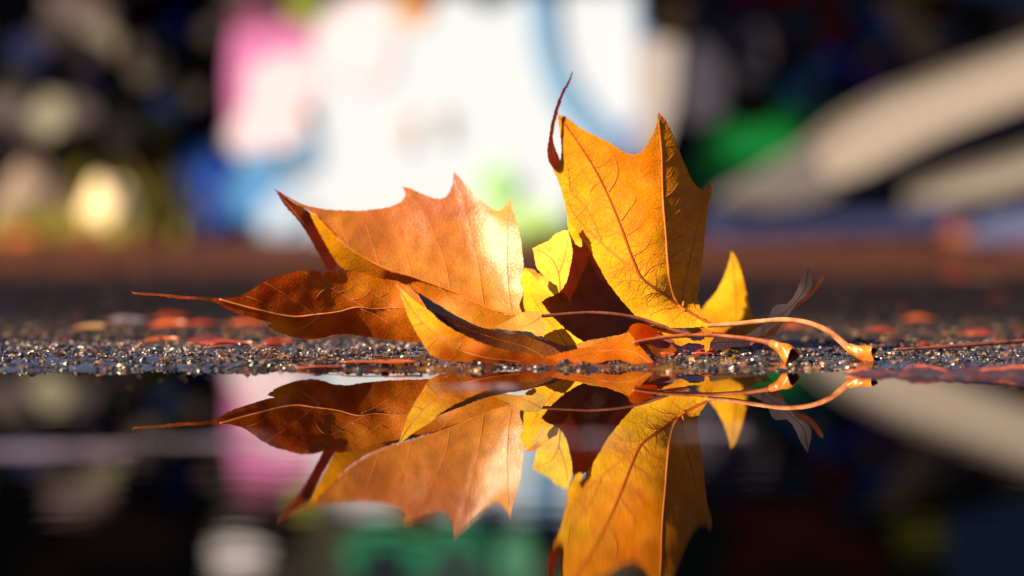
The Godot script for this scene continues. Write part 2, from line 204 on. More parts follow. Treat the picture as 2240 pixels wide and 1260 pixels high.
func leaf_stuff(called: String, rough: float, spec: float, through: Color, relief: float, coat := 0.0) -> void:
	var m := StandardMaterial3D.new()
	m.vertex_color_use_as_albedo = true
	m.albedo_texture = shared.mottle
	m.roughness = rough
	m.metallic_specular = spec
	m.heightmap_enabled = true
	m.heightmap_texture = shared.net
	m.heightmap_scale = relief
	m.backlight_enabled = true
	m.backlight = through.linear_to_srgb()
	if coat > 0.0:
		m.clearcoat_enabled = true
		m.clearcoat = coat
		m.clearcoat_roughness = 0.12
	M[called] = m


# ---------------------------------------------------------------- curved leaf sheets

func bend_solve(a: Array) -> Array:
	var n := a.size() / 3
	var rows := []
	for i in n:
		var r := PackedFloat64Array()
		r.resize(n + 4)
		for j in n:
			r[j] = bend_kernel(Vector2(a[i * 3] - a[j * 3], a[i * 3 + 1] - a[j * 3 + 1]) / 16.0)
		r[i] += 0.02
		r[n] = 1.0
		r[n + 1] = a[i * 3] / 16.0
		r[n + 2] = a[i * 3 + 1] / 16.0
		r[n + 3] = a[i * 3 + 2]
		rows.append(r)
	for k in 3:
		var r := PackedFloat64Array()
		r.resize(n + 4)
		for j in n:
			r[j] = 1.0 if k == 0 else a[j * 3 + k - 1] / 16.0
		rows.append(r)
	var m := n + 3
	for i in m:
		var p := i
		for r in range(i, m):
			if absf(rows[r][i]) > absf(rows[p][i]):
				p = r
		var keep = rows[i]
		rows[i] = rows[p]
		rows[p] = keep
		for r in m:
			if r != i and rows[r][i] != 0.0:
				var k: float = rows[r][i] / rows[i][i]
				var row: PackedFloat64Array = rows[r]
				var top: PackedFloat64Array = rows[i]
				for c in range(i, m + 1):
					row[c] -= k * top[c]
				rows[r] = row
	var w := []
	for i in m:
		w.append(rows[i][m] / rows[i][i])
	return w


func bend_kernel(d: Vector2) -> float:
	var r2 := d.length_squared()
	return 0.0 if r2 < 1e-9 else r2 * log(r2)


func smooth_line(flat: Array, from: int, step: float, closed: bool) -> PackedVector2Array:
	var p := PackedVector2Array()
	for i in range(from, flat.size() - 1, 2):
		p.append(Vector2(flat[i], flat[i + 1]))
	var n := p.size()
	var tangent := []
	for i in n:
		var a := p[(i - 1 + n) % n] if closed or i > 0 else p[i]
		var b := p[(i + 1) % n] if closed or i < n - 1 else p[i]
		var turn := absf((p[i] - a).angle_to(b - p[i])) if a != p[i] and b != p[i] else 0.0
		tangent.append(Vector2.ZERO if turn > 0.95 else (b - a).normalized())
	var out := PackedVector2Array()
	for i in (n if closed else n - 1):
		var a := p[i]
		var b := p[(i + 1) % n]
		var l := a.distance_to(b)
		var ta: Vector2 = tangent[i]
		var tb: Vector2 = tangent[(i + 1) % n]
		var c1 := a + (ta if ta != Vector2.ZERO else (b - a) / maxf(l, 1e-6)) * l / 3.0
		var c2 := b - (tb if tb != Vector2.ZERO else (b - a) / maxf(l, 1e-6)) * l / 3.0
		var k := maxi(1, roundi(l / step))
		for j in k:
			out.append(a.bezier_interpolate(c1, c2, b, float(j) / k))
	if not closed:
		out.append(p[n - 1])
	return out


func height_of(depth: Array, w: Array, v: Vector2) -> float:
	var n := depth.size() / 3
	var z: float = w[n] + w[n + 1] * v.x / 16.0 + w[n + 2] * v.y / 16.0
	for i in n:
		z += w[i] * bend_kernel(Vector2(v.x - depth[i * 3], v.y - depth[i * 3 + 1]) / 16.0)
	return z


func near_vein(v: Vector2, lines: Array) -> float:
	var up := 0.0
	for l in lines:
		var pts: PackedVector2Array = l[1]
		for i in pts.size() - 1:
			var q := Geometry2D.get_closest_point_to_segment(v, pts[i], pts[i + 1])
			var d := v.distance_squared_to(q)
			if d < 6.0:
				up = maxf(up, l[0] * exp(-d / 0.9))
	return up


# A sheet in the shape of the outline, bent to the given depths, with its veins standing proud of it.
func blade(root: Node3D, called: String, edge: Array, depth: Array, tone: Array, veins: Array, mat: Material, vein_mat: Material, gap := 1.2, small_veins := true, crumple := 0.35) -> Node3D:
	var at := root.position
	var w := bend_solve(depth)
	var outline := smooth_line(edge, 0, gap * 0.6, true)
	var wob := noise_of(FastNoiseLite.TYPE_SIMPLEX, 0.5, 2, 5)
	for i in outline.size():
		outline[i] += Vector2(wob.get_noise_2d(outline[i].x, outline[i].y), wob.get_noise_2d(outline[i].y, outline[i].x + 50.0)) * 0.2
	var lines := []
	for v in veins:
		var raw := PackedVector2Array()
		for i in range(1, v.size() - 1, 2):
			raw.append(Vector2(v[i], v[i + 1]))
		lines.append([v[0], raw])
	var points := outline.duplicate()
	var box := Rect2(outline[0], Vector2.ZERO)
	for q in outline:
		box = box.expand(q)
	var r := RandomNumberGenerator.new()
	r.seed = 11
	var row := 0
	var y := box.position.y
	while y < box.end.y:
		var x := box.position.x + (gap * 0.5 if row % 2 else 0.0)
		while x < box.end.x:
			var q := Vector2(x + r.randf_range(-0.15, 0.15) * gap, y + r.randf_range(-0.15, 0.15) * gap)
			if Geometry2D.is_point_in_polygon(q, outline):
				var near := 1e9
				for e in range(0, outline.size()):
					near = minf(near, q.distance_squared_to(outline[e]))
				if near > gap * gap * 0.2:
					points.append(q)
			x += gap
		y += gap * 0.87
		row += 1
	var tri := Geometry2D.triangulate_delaunay(points)
	var st := SurfaceTool.new()
	st.begin(Mesh.PRIMITIVE_TRIANGLES)
	st.set_smooth_group(0)
	for q in points:
		var z := height_of(depth, w, q) + crumple * bump.get_noise_2d(q.x * 0.35 + at.x * 900.0, q.y * 0.35) + 0.45 * near_vein(q, lines)
		st.set_color(tone_at(tone, q))
		st.set_uv((q - box.position) / 120.0)
		st.add_vertex(Vector3(q.x, q.y, z) * 0.001 - at)
	for i in range(0, tri.size(), 3):
		var a := points[tri[i]]
		var b := points[tri[i + 1]]
		var c := points[tri[i + 2]]
		if not Geometry2D.is_point_in_polygon((a + b + c) / 3.0, outline):
			continue
		var flip := (b - a).cross(c - a) > 0.0
		st.add_index(tri[i])
		st.add_index(tri[i + 2] if flip else tri[i + 1])
		st.add_index(tri[i + 1] if flip else tri[i + 2])
	st.generate_normals()
	var sheet := part(called, st.commit(), mat, root)
	for v in veins:
		var l := smooth_line(v, 1, 0.7, false)
		var p3 := PackedVector3Array()
		for q in l:
			p3.append(Vector3(q.x, q.y, height_of(depth, w, q) + crumple * bump.get_noise_2d(q.x * 0.35 + at.x * 900.0, q.y * 0.35) + 0.45 * v[0]) * 0.001 - at)
		var radii := PackedFloat32Array()
		for i in l.size():
			radii.append(v[0] * 0.001 * lerpf(0.85, 0.3, float(i) / l.size()))
		var ts := SurfaceTool.new()
		ts.begin(Mesh.PRIMITIVE_TRIANGLES)
		tube(ts, p3, radii, 6, true)
		ts.generate_normals()
		part("vein", ts.commit(), M.vein_dark if vein_mat == M.vein_yellow and v[0] == 0.75 else vein_mat, sheet)
	if small_veins and lines.size():
		var ts := SurfaceTool.new()
		ts.begin(Mesh.PRIMITIVE_TRIANGLES)
		var any := false
		for v in veins:
			if v[0] < 0.28:
				continue
			var l := smooth_line(v, 1, 2.6, false)
			for i in range(1, l.size() - 1):
				for side in [-1.0, 1.0]:
					var dir := (l[i + 1] - l[i - 1]).normalized().rotated(side * r.randf_range(0.8, 1.35))
					var p := l[i] + dir * 0.1
					var p3 := PackedVector3Array()
					var radii := PackedFloat32Array()
					var steps := r.randi_range(4, 9)
					for k in steps:
						if not Geometry2D.is_point_in_polygon(p, outline):
							break
						p3.append(Vector3(p.x, p.y, height_of(depth, w, p) + crumple * bump.get_noise_2d(p.x * 0.35 + at.x * 900.0, p.y * 0.35) + 0.45 * near_vein(p, lines) + 0.03) * 0.001 - at)
						radii.append(0.00009 * lerpf(1.2, 0.5, float(k) / steps))
						dir = dir.rotated(r.randf_range(-0.5, 0.5))
						p += dir * r.randf_range(0.6, 1.1)
					if p3.size() > 2:
						tube(ts, p3, radii, 4, true)
						any = true
		if any:
			ts.generate_normals()
			var o := part("veinlets", ts.commit(), vein_mat, sheet)
			o.set_meta("kind", "stuff")
	return sheet


func tone_at(tone: Array, q: Vector2) -> Color:
	var sum := Vector3.ZERO
	var total := 0.0
	for i in range(0, tone.size(), 5):
		var k := 1.0 / (pow(Vector2(tone[i], tone[i + 1]).distance_squared_to(q), 1.2) + 4.0)
		sum += Vector3(tone[i + 2], tone[i + 3], tone[i + 4]) * k
		total += k
	var s := sum / total * 0.01
	var n := broad.get_noise_2d(q.x, q.y)
	var m := fine.get_noise_2d(q.x * 0.5, q.y * 0.5)
	var k2 := 1.0 + 0.16 * n + 0.05 * m
	return Color(clampf(s.x * 0.86 * (1.0 + 0.08 * n), 0, 1), clampf(s.y * k2 * 0.78, 0, 1), clampf(s.z * k2 * 0.22, 0, 1))


func tube(st: SurfaceTool, p: PackedVector3Array, radii: PackedFloat32Array, sides: int, capped: bool) -> void:
	var n := p.size()
	var rings := []
	for i in n:
		var t := (p[mini(i + 1, n - 1)] - p[maxi(i - 1, 0)]).normalized()
		var u := t.cross(Vector3(0.03, 0.1, 1.0)).normalized()
		var v := u.cross(t).normalized()
		var ring := PackedVector3Array()
		for k in sides:
			var a := TAU * k / sides
			ring.append(p[i] + (u * cos(a) + v * sin(a)) * radii[i])
		rings.append(ring)
	for i in n - 1:
		for k in sides:
			var a: Vector3 = rings[i][k]
			var b: Vector3 = rings[i][(k + 1) % sides]
			var c: Vector3 = rings[i + 1][k]
			var d: Vector3 = rings[i + 1][(k + 1) % sides]
			for q in [a, b, c, b, d, c]:
				st.add_vertex(q)
	if capped:
		for k in range(1, sides - 1):
			for q in [rings[0][0], rings[0][k + 1], rings[0][k]]:
				st.add_vertex(q)
			for q in [rings[n - 1][0], rings[n - 1][k], rings[n - 1][k + 1]]:
				st.add_vertex(q)


func bent(flat: Array, at: Vector3, step: float) -> Array:
	var c := Curve3D.new()
	var n := flat.size() / 4
	var pts := []
	for i in n:
		pts.append(Vector3(flat[i * 4], flat[i * 4 + 1], flat[i * 4 + 2]) * 0.001 - at)
	var p := PackedVector3Array()
	var radii := PackedFloat32Array()
	for i in n - 1:
		var a: Vector3 = pts[maxi(i - 1, 0)]
		var b: Vector3 = pts[i]
		var d: Vector3 = pts[i + 1]
		var e: Vector3 = pts[mini(i + 2, n - 1)]
		var k := maxi(2, roundi(b.distance_to(d) / step))
		for j in k:
			p.append(b.cubic_interpolate(d, a, e, float(j) / k))
			radii.append(lerpf(flat[i * 4 + 3], flat[i * 4 + 7], float(j) / k) * 0.001)
	p.append(pts[n - 1])
	radii.append(flat[n * 4 - 1] * 0.001)
	return [p, radii]


func stalk(root: Node3D, called: String, flat: Array, mat: Material) -> Node3D:
	var b := bent(flat, root.position, 0.0008)
	var p: PackedVector3Array = b[0]
	var radii: PackedFloat32Array = b[1]
	for i in radii.size():
		radii[i] *= 1.0 + 0.06 * fine.get_noise_1d(i * 3.0)
	var st := SurfaceTool.new()
	st.begin(Mesh.PRIMITIVE_TRIANGLES)
	st.set_smooth_group(0)
	tube(st, p, radii, 12, true)
	st.index()
	st.generate_normals()
	return part(called, st.commit(), mat, root)


# The hollow flared foot of a plane-tree leaf stalk: an outer skin, a rolled rim and a dark inner wall.
func socket(stem: Node3D, flat: Array, at: Vector3, mat: Material, dark: Material) -> void:
	var b := bent(flat, at, 0.0005)
	var p: PackedVector3Array = b[0]
	var radii: PackedFloat32Array = b[1]
	var n := p.size()
	var skins := [[], []]
	var sides := 20
	for i in n:
		var t := (p[mini(i + 1, n - 1)] - p[maxi(i - 1, 0)]).normalized()
		var u := t.cross(Vector3(0.03, 0.1, 1.0)).normalized()
		var v := u.cross(t).normalized()
		for s in 2:
			var ring := PackedVector3Array()
			for k in sides:
				var a := TAU * k / sides
				var grow := 1.0 + 0.1 * sin(a * 3.0 + 1.0) * float(i) / n + 0.07 * sin(a * 5.0 + i * 0.5)
				var out := radii[i] * grow * (1.0 if s == 0 else (0.86 if i < n - 1 else 0.93)) - (0.0 if s == 0 else 0.0001)
				var lip := 0.0009 * sin(a * 2.0 + 0.6) * pow(float(i) / (n - 1), 3.0)
				ring.append(p[i] + (u * cos(a) + v * sin(a)) * maxf(out, 0.0001) + t * lip)
			skins[s].append(ring)
	for s in 2:
		var st := SurfaceTool.new()
		st.begin(Mesh.PRIMITIVE_TRIANGLES)
		st.set_smooth_group(0)
		for i in n - 1:
			for k in sides:
				var a: Vector3 = skins[s][i][k]
				var b2: Vector3 = skins[s][i][(k + 1) % sides]
				var c: Vector3 = skins[s][i + 1][k]
				var d: Vector3 = skins[s][i + 1][(k + 1) % sides]
				for q in ([a, b2, c, b2, d, c] if s == 0 else [a, c, b2, b2, c, d]):
					st.add_vertex(q)
		if s == 0:
			for k in sides:
				var a: Vector3 = skins[0][n - 1][k]
				var b2: Vector3 = skins[0][n - 1][(k + 1) % sides]
				var c: Vector3 = skins[1][n - 1][k]
				var d: Vector3 = skins[1][n - 1][(k + 1) % sides]
				for q in [a, b2, c, b2, d, c]:
					st.add_vertex(q)
		st.index()
		st.generate_normals()
		part("socket" if s == 0 else "hollow", st.commit(), mat if s == 0 else dark, stem)


# ---------------------------------------------------------------- ground

func shore(x: float) -> float:
	return 62.0 + 12.0 * broad.get_noise_2d(x * 0.35, 7.0) + 3.0 * bump.get_noise_2d(x * 0.25, 90.0)


func ground_height(x: float, z: float) -> float:
	var back := shore(x) - z
	var y := 2.4 * (1.0 - exp(-back / 19.0)) if back > 0.0 else maxf(back * 0.06, -9.0)
	var calm := lerpf(0.3, 1.0, smoothstep(10.0, 60.0, back))
	y += calm * (0.5 * bump.get_noise_2d(x, z) + 0.28 * absf(fine.get_noise_2d(x, z))) + 0.7 * broad.get_noise_2d(x * 0.3, z * 0.3) + 0.0088 * maxf(-z - 250.0, 0.0)
	return y


func stops(far: float, dense_from: float, dense_to: float, end: float, step: float, grow: float) -> PackedFloat32Array:
	var p := PackedFloat32Array()
	var v := dense_from
	while v <= dense_to:
		p.append(v)
		v += step
	var s := step
	v = p[p.size() - 1]
	while v < end:
		s *= grow
		v += s
		p.append(minf(v, end))
	s = step
	v = dense_from
	var head := PackedFloat32Array()
	while v > far:
		s *= grow
		v -= s
		head.append(maxf(v, far))
	head.reverse()
	head.append_array(p)
	return head


func sheet_of(xs: PackedFloat32Array, zs: PackedFloat32Array, height: Callable, color = null, slope = null, z_from := -1e9, z_to := 1e9) -> Array:
	var v := PackedVector3Array()
	var n := PackedVector3Array()
	var c := PackedColorArray()
	var index := PackedInt32Array()
	var nx := xs.size()
	var rows := 0
	for z in zs:
		if z < z_from or z > z_to:
			continue
		for x in xs:
			v.append(Vector3(x, height.call(x, z), z) * 0.001)
			if color != null:
				c.append(color.call(x, z))
			if slope != null:
				n.append(slope.call(x, z))
		rows += 1
	for j in rows - 1:
		for i in nx - 1:
			var a := j * nx + i
			index.append_array([a, a + 1, a + nx, a + 1, a + nx + 1, a + nx])
	if slope == null:
		n.resize(v.size())
		for j in rows:
			for i in nx:
				var dx := v[j * nx + mini(i + 1, nx - 1)] - v[j * nx + maxi(i - 1, 0)]
				var dz := v[mini(j + 1, rows - 1) * nx + i] - v[maxi(j - 1, 0) * nx + i]
				n[j * nx + i] = dz.cross(dx).normalized()
	var arrays := []
	arrays.resize(Mesh.ARRAY_MAX)
	arrays[Mesh.ARRAY_VERTEX] = v
	arrays[Mesh.ARRAY_NORMAL] = n
	if c.size():
		arrays[Mesh.ARRAY_COLOR] = c
	arrays[Mesh.ARRAY_INDEX] = index
	return arrays


func ground_color(x: float, z: float) -> Color:
	var a := 0.5 + 0.5 * bump.get_noise_2d(x * 1.3 + 40.0, z * 1.3)
	var b := 0.5 + 0.5 * broad.get_noise_2d(x * 0.25, z * 0.25)
	var wet := Color(0.008, 0.01, 0.018).lerp(Color(0.045, 0.03, 0.018), a * a)
	var mid_band := Color(0.006, 0.0034, 0.0042)  # darker middle band of the ground
	var far := Color(0.05, 0.016, 0.01).lerp(Color(0.12, 0.04, 0.022), b)
	return wet.lerp(mid_band, smoothstep(-120.0, -420.0, z + 60.0 * b)).lerp(far, smoothstep(-620.0, -1000.0, z + 200.0 * b))


func ripple(x: float, z: float) -> Vector3:
	var near := smoothstep(150.0, 520.0, z)
	var a := near * near * 0.0014 + 0.00006
	var s := a * (sin(z * 0.3 + 1.6 * sin(x * 0.02)) + 0.7 * sin(z * 0.5 + x * 0.04 + 2.0) + 0.6 * sin(z * 0.17 - x * 0.05))
	s += a * 0.9 * broad.get_noise_2d(x * 0.8, z * 4.0)
	return Vector3(0.4 * a * sin(x * 0.11 + z * 0.2), 1.0, s).normalized()


func oval(x: float, y: float, rx: float, ry: float, turn: float) -> PackedVector2Array:
	var p := PackedVector2Array()
	for i in 28:
		var a := TAU * i / 28.0
		var k := 1.0 + 0.06 * sin(a * 3.0 + x * 9.0) + 0.04 * sin(a * 5.0 + y * 20.0)
		p.append(Vector2(x, y) + Vector2(cos(a) * rx, sin(a) * ry).rotated(turn) * k)
	return p


func soft(flat: Array) -> PackedVector2Array:
	return smooth_line(flat, 0, 0.04, true)


var coats := 0

func prism(outline: PackedVector2Array, front: float, back: float, bevel := 0.0) -> ArrayMesh:
	var st := SurfaceTool.new()
	st.begin(Mesh.PRIMITIVE_TRIANGLES)
	st.set_smooth_group(-1)
	var inner := outline
	if bevel > 0.0:
		var cut := Geometry2D.offset_polygon(outline, -bevel)
		if cut.size() and cut[0].size() == outline.size():
			inner = cut[0]
	var tri := Geometry2D.triangulate_polygon(outline)
	for i in range(0, tri.size(), 3):
		var a := outline[tri[i]]
		var b := outline[tri[i + 1]]
		var c := outline[tri[i + 2]]
		if (b - a).cross(c - a) > 0.0:
			var k := b
			b = c
			c = k
		for q in [a, b, c]:
			st.add_vertex(Vector3(q.x, q.y, front))
		for q in [a, c, b]:
			st.add_vertex(Vector3(q.x, q.y, back))
	var n := outline.size()
	var turn := 1 if Geometry2D.is_polygon_clockwise(outline) else -1
	for i in n:
		var a := outline[i]
		var b := outline[(i + 1) % n]
		var q := [Vector3(a.x, a.y, front), Vector3(a.x, a.y, back), Vector3(b.x, b.y, front), Vector3(b.x, b.y, front), Vector3(a.x, a.y, back), Vector3(b.x, b.y, back)]
		if turn < 0:
			q.reverse()
		for k in q:
			st.add_vertex(k)
	st.generate_normals()
	return st.commit()


func paint(wall: Node3D, outline: PackedVector2Array, c: Color, overspray := false) -> void:
	if overspray:
		for k in 2:
			var wide := Geometry2D.offset_polygon(outline, [0.03, 0.014][k], Geometry2D.JOIN_ROUND)
			if wide.size():
				paint(wall, wide[0], c * [0.2, 0.5][k])
	if not Geometry2D.is_polygon_clockwise(outline):
		outline.reverse()
	coats += 1
	part("painted_shape", prism(outline, 0.151 + 0.0004 * coats, 0.149), plain(c, 0.95, 0.1), wall)


# ---------------------------------------------------------------- small things

func leaflet_mesh(long: float, wide: float, curl: float, arch: float, r: RandomNumberGenerator) -> ArrayMesh:
	var st := SurfaceTool.new()
	st.begin(Mesh.PRIMITIVE_TRIANGLES)
	st.set_smooth_group(0)
	var nu := 18
	var nv := 8
	var ph := r.randf() * 6.0
	for i in nu + 1:
		var u := float(i) / nu
		var half := wide * 0.5 * pow(sin(PI * clampf(u, 0.0, 1.0)), 0.75) * (1.0 + 0.25 * (0.5 - u))
		for j in nv + 1:
			var v := float(j) / nv * 2.0 - 1.0
			var x := (u - 0.5) * long
			var y := arch * sin(PI * u) + curl * v * v * (0.5 + u) + 0.25 * sin(u * 9.0 + ph + v * 2.0) * wide / 8.0
			st.set_uv(Vector2(x, v * half) / 30.0)
			var k := 0.85 + 0.25 * fine.get_noise_2d(x * 2.0 + ph * 30.0, v * half * 2.0)
			st.set_color(Color(k, k, k))
			st.add_vertex(Vector3(x, y, v * half + 0.4 * sin(u * 5.0 + ph)) * 0.001)
	for i in nu:
		for j in nv:
			var a := i * (nv + 1) + j
			for q in [a, a + nv + 1, a + 1, a + 1, a + nv + 1, a + nv + 2]:
				st.add_index(q)
	st.generate_normals()
	return st.commit()


func leaflet(label: String, at: Vector3, long: float, wide: float, yaw: float, roll: float, curl: float, arch: float, mat: Material) -> void:
	var r := RandomNumberGenerator.new()
	r.seed = int(at.x * 1e6) + int(at.z * 1e6)
	var root := thing("small_leaf", label, "leaf", at, "small fallen leaves on the wet ground")
	root.rotation = Vector3(roll, yaw, 0.05 * sin(at.x * 900.0))
	part("blade", leaflet_mesh(long, wide, curl, arch, r), mat, root)
	var st := SurfaceTool.new()
	st.begin(Mesh.PRIMITIVE_TRIANGLES)
	var p := PackedVector3Array()
	var radii := PackedFloat32Array()
	for i in 13:
		var u := i / 12.0
		p.append(Vector3((u - 0.5) * long - 1.0, arch * sin(PI * u) + 0.12, 0.4 * sin(u * 5.0)) * 0.001)
		radii.append(0.00026 * (1.0 - 0.6 * u))
	tube(st, p, radii, 6, true)
	st.generate_normals()
	part("midrib", st.commit(), M.vein_red, root)


func pebble_mesh(s: int) -> ArrayMesh:
	var r := noise_of(FastNoiseLite.TYPE_SIMPLEX, 0.6, 1, s)
	var sphere := SphereMesh.new()
	sphere.radius = 1.0
	sphere.height = 2.0
	sphere.radial_segments = 8
	sphere.rings = 4
	var a := sphere.get_mesh_arrays()
	var st := SurfaceTool.new()
	st.begin(Mesh.PRIMITIVE_TRIANGLES)
	st.set_smooth_group(-1)
	for v: Vector3 in a[Mesh.ARRAY_VERTEX]:
		st.add_vertex(v * (1.0 + 0.5 * r.get_noise_3dv(v * 2.0)) * Vector3(1.0, 0.6, 0.85))
	for i: int in a[Mesh.ARRAY_INDEX]:
		st.add_index(i)
	st.deindex()
	st.generate_normals()
	return st.commit()


func scatter(called: String, count: int, low: Vector2, high: Vector2, size: Vector2, colors: Array, mat: Material, seed_at: int, flat := 1.0) -> void:
	rng.seed = seed_at
	var mm := MultiMesh.new()
	mm.transform_format = MultiMesh.TRANSFORM_3D
	mm.use_colors = true
	mm.mesh = pebble_mesh(seed_at)
	mm.instance_count = count
	for i in count:
		var x := rng.randf_range(low.x, high.x)
		var z := rng.randf_range(low.y, high.y)
		var s := size.x + (size.y - size.x) * pow(rng.randf(), 4.0)
		var y := ground_height(x, z) + s * rng.randf_range(-0.45, 0.1)
		var b := Basis.from_euler(Vector3(rng.randf_range(-0.5, 0.5), rng.randf() * TAU, rng.randf_range(-0.5, 0.5))).scaled_local(Vector3(1.0, flat, 1.0) * s * 0.001)
		mm.set_instance_transform(i, Transform3D(b, Vector3(x, y, z) * 0.001))
		var c: Color = colors[rng.randi() % colors.size()]
		var k := rng.randf_range(0.2, 0.75) * (lerpf(1.0, 0.12, smoothstep(-140.0, -300.0, z)) if flat == 1.0 else 1.0)
		mm.set_instance_color(i, Color(c.r * k, c.g * k, c.b * k))
	var o := MultiMeshInstance3D.new()
	o.multimesh = mm
	o.material_override = mat
	o.name = numbered(called)
	o.set_meta("kind", "stuff")
	add_child(o, true)


func boulder(called: String, label: String, at: Vector3, size: Vector3, c: Color, s: int) -> void:
	var r := noise_of(FastNoiseLite.TYPE_SIMPLEX, 0.5, 4, s)
	var sphere := SphereMesh.new()
	sphere.radius = 1.0
	sphere.height = 2.0
	sphere.radial_segments = 40
	sphere.rings = 22
	var a := sphere.get_mesh_arrays()
	var st := SurfaceTool.new()
	st.begin(Mesh.PRIMITIVE_TRIANGLES)
	st.set_smooth_group(0)
	for v: Vector3 in a[Mesh.ARRAY_VERTEX]:
		var q := v * (1.0 + 0.3 * r.get_noise_3dv(v * 1.6))
		q.x *= 1.0 - 0.3 * maxf(q.y, 0.0)
		st.add_vertex(q * size)
	for i: int in a[Mesh.ARRAY_INDEX]:
		st.add_index(i)
	st.generate_normals()
	var o := part(called, st.commit(), plain(c, 0.9, 0.3))
	o.position = at
	tag(o, label, "rock")


func tuft(label: String, at: Vector3, count: int, spread: float, tall: float, c: Color, s: int) -> void:
	rng.seed = s
	var st := SurfaceTool.new()
	st.begin(Mesh.PRIMITIVE_TRIANGLES)
	for i in count:
		var p := Vector3(rng.randfn() * spread, 0.0, rng.randfn() * 0.03)
		var h := tall * rng.randf_range(0.5, 1.1)
		var lean := Vector3(rng.randfn() * 0.3, 0.0, rng.randfn() * 0.3) * h
		var side := Vector3(0.004, 0, 0).rotated(Vector3.UP, rng.randf() * TAU)
		var mid := p + Vector3(0, h * 0.6, 0) + lean * 0.35
		var tip := p + Vector3(0, h, 0) + lean
		for q in [p - side, p + side, mid - side, p + side, mid + side, mid - side, mid - side, mid + side, tip]:
			st.add_vertex(q)
	st.generate_normals()
	var m := plain(c, 0.7, 0.3)
	m.backlight_enabled = true
	m.backlight = Color(0.5, 0.5, 0.2)
	var o := part("grass_tuft", st.commit(), m)
	o.position = at
	tag(o, label, "grass", "tufts of grass at the foot of the wall")
	o.set_meta("kind", "stuff")


func far_leaf(label: String, at: Vector3, size: float, turn: Vector3, c: Color) -> void:
	var st := SurfaceTool.new()
	st.begin(Mesh.PRIMITIVE_TRIANGLES)
	st.set_smooth_group(0)
	var n := 50
	st.set_color(Color.WHITE)
	st.set_uv(Vector2.ZERO)
	st.add_vertex(Vector3(0, 0.12, 0) * size)
	for i in n:
		var a := TAU * i / n
		var l := 0.62 + 0.38 * pow(absf(cos(a * 2.5)), 1.6)
		l *= 1.0 - 0.35 * smoothstep(2.4, 3.14, absf(angle_difference(a, 0.0)))
		var q := Vector3(sin(a) * l, 0.0, cos(a) * l)
		q.y = 0.25 * q.length_squared() * (1.0 + 0.5 * sin(a * 5.0))
		st.set_uv(Vector2(q.x, q.z))
		st.add_vertex(q * size)
	for i in n:
		for q in [0, 1 + (i + 1) % n, 1 + i]:
			st.add_index(q)
	st.generate_normals()
	var root := thing("fallen_leaf", label, "leaf", at, "leaves lying far off by the wall")
	root.rotation = turn
	var m := plain(c, 0.6, 0.4)
	m.backlight_enabled = true
	m.backlight = Color(0.7, 0.5, 0.3)
	part("blade", st.commit(), m, root)
	var ts := SurfaceTool.new()
	ts.begin(Mesh.PRIMITIVE_TRIANGLES)
	tube(ts, PackedVector3Array([Vector3(0, 0.12, 0) * size, Vector3(0.05, 0.15, -0.9) * size, Vector3(0.2, 0.1, -1.5) * size]), PackedFloat32Array([0.02 * size, 0.018 * size, 0.03 * size]), 6, true)
	ts.generate_normals()
	part("stem", ts.commit(), m, root)


func film_leaf(label: String, at: Vector3, long: float, wide: float, turn: float, mat: Material, s: int) -> void:
	var r := noise_of(FastNoiseLite.TYPE_SIMPLEX, 0.9, 3, s)
	var st := SurfaceTool.new()
	st.begin(Mesh.PRIMITIVE_TRIANGLES)
	st.set_smooth_group(0)
	var nu := 40
	var nv := 14
	for i in nu + 1:
		for j in nv + 1:
			var u := float(i) / nu * 2.0 - 1.0
			var v := float(j) / nv * 2.0 - 1.0
			var half := wide * 0.5 * pow(maxf(0.0, 1.0 - u * u), 0.6) * (1.0 + 0.35 * r.get_noise_1d(u * 3.0 + s))
			var p := Vector2(u * long * 0.5, v * half)
			var y := (0.3 + 0.5 * r.get_noise_2d(p.x * 0.12, p.y * 0.2)) * (1.0 - 0.9 * v * v)
			st.set_uv(p / 30.0)
			var k := 0.75 + 0.5 * r.get_noise_2d(p.x * 0.2 + 30.0, p.y * 0.3)
			st.set_color(Color(k, k, k))
			st.add_vertex(Vector3(p.x, maxf(y, 0.02), p.y) * 0.001)
	for i in nu:
		for j in nv:
			var a := i * (nv + 1) + j
			for q in [a, a + nv + 1, a + 1, a + 1, a + nv + 1, a + nv + 2]:
				st.add_index(q)
	st.generate_normals()
	var o := part("floating_leaf", st.commit(), mat)
	o.position = at
	o.rotation.y = turn
	tag(o, label, "leaf", "leaf scraps floating on the puddle")


func drop(label: String, at: Vector3, radius: float) -> void:
	var s := SphereMesh.new()
	s.radius = radius
	s.height = radius * 1.7
	s.radial_segments = 20
	s.rings = 10
	var o := part("water_drop", s, M.drop)
	o.position = at
	tag(o, label, "water drop", "drops of water under the front leaf")


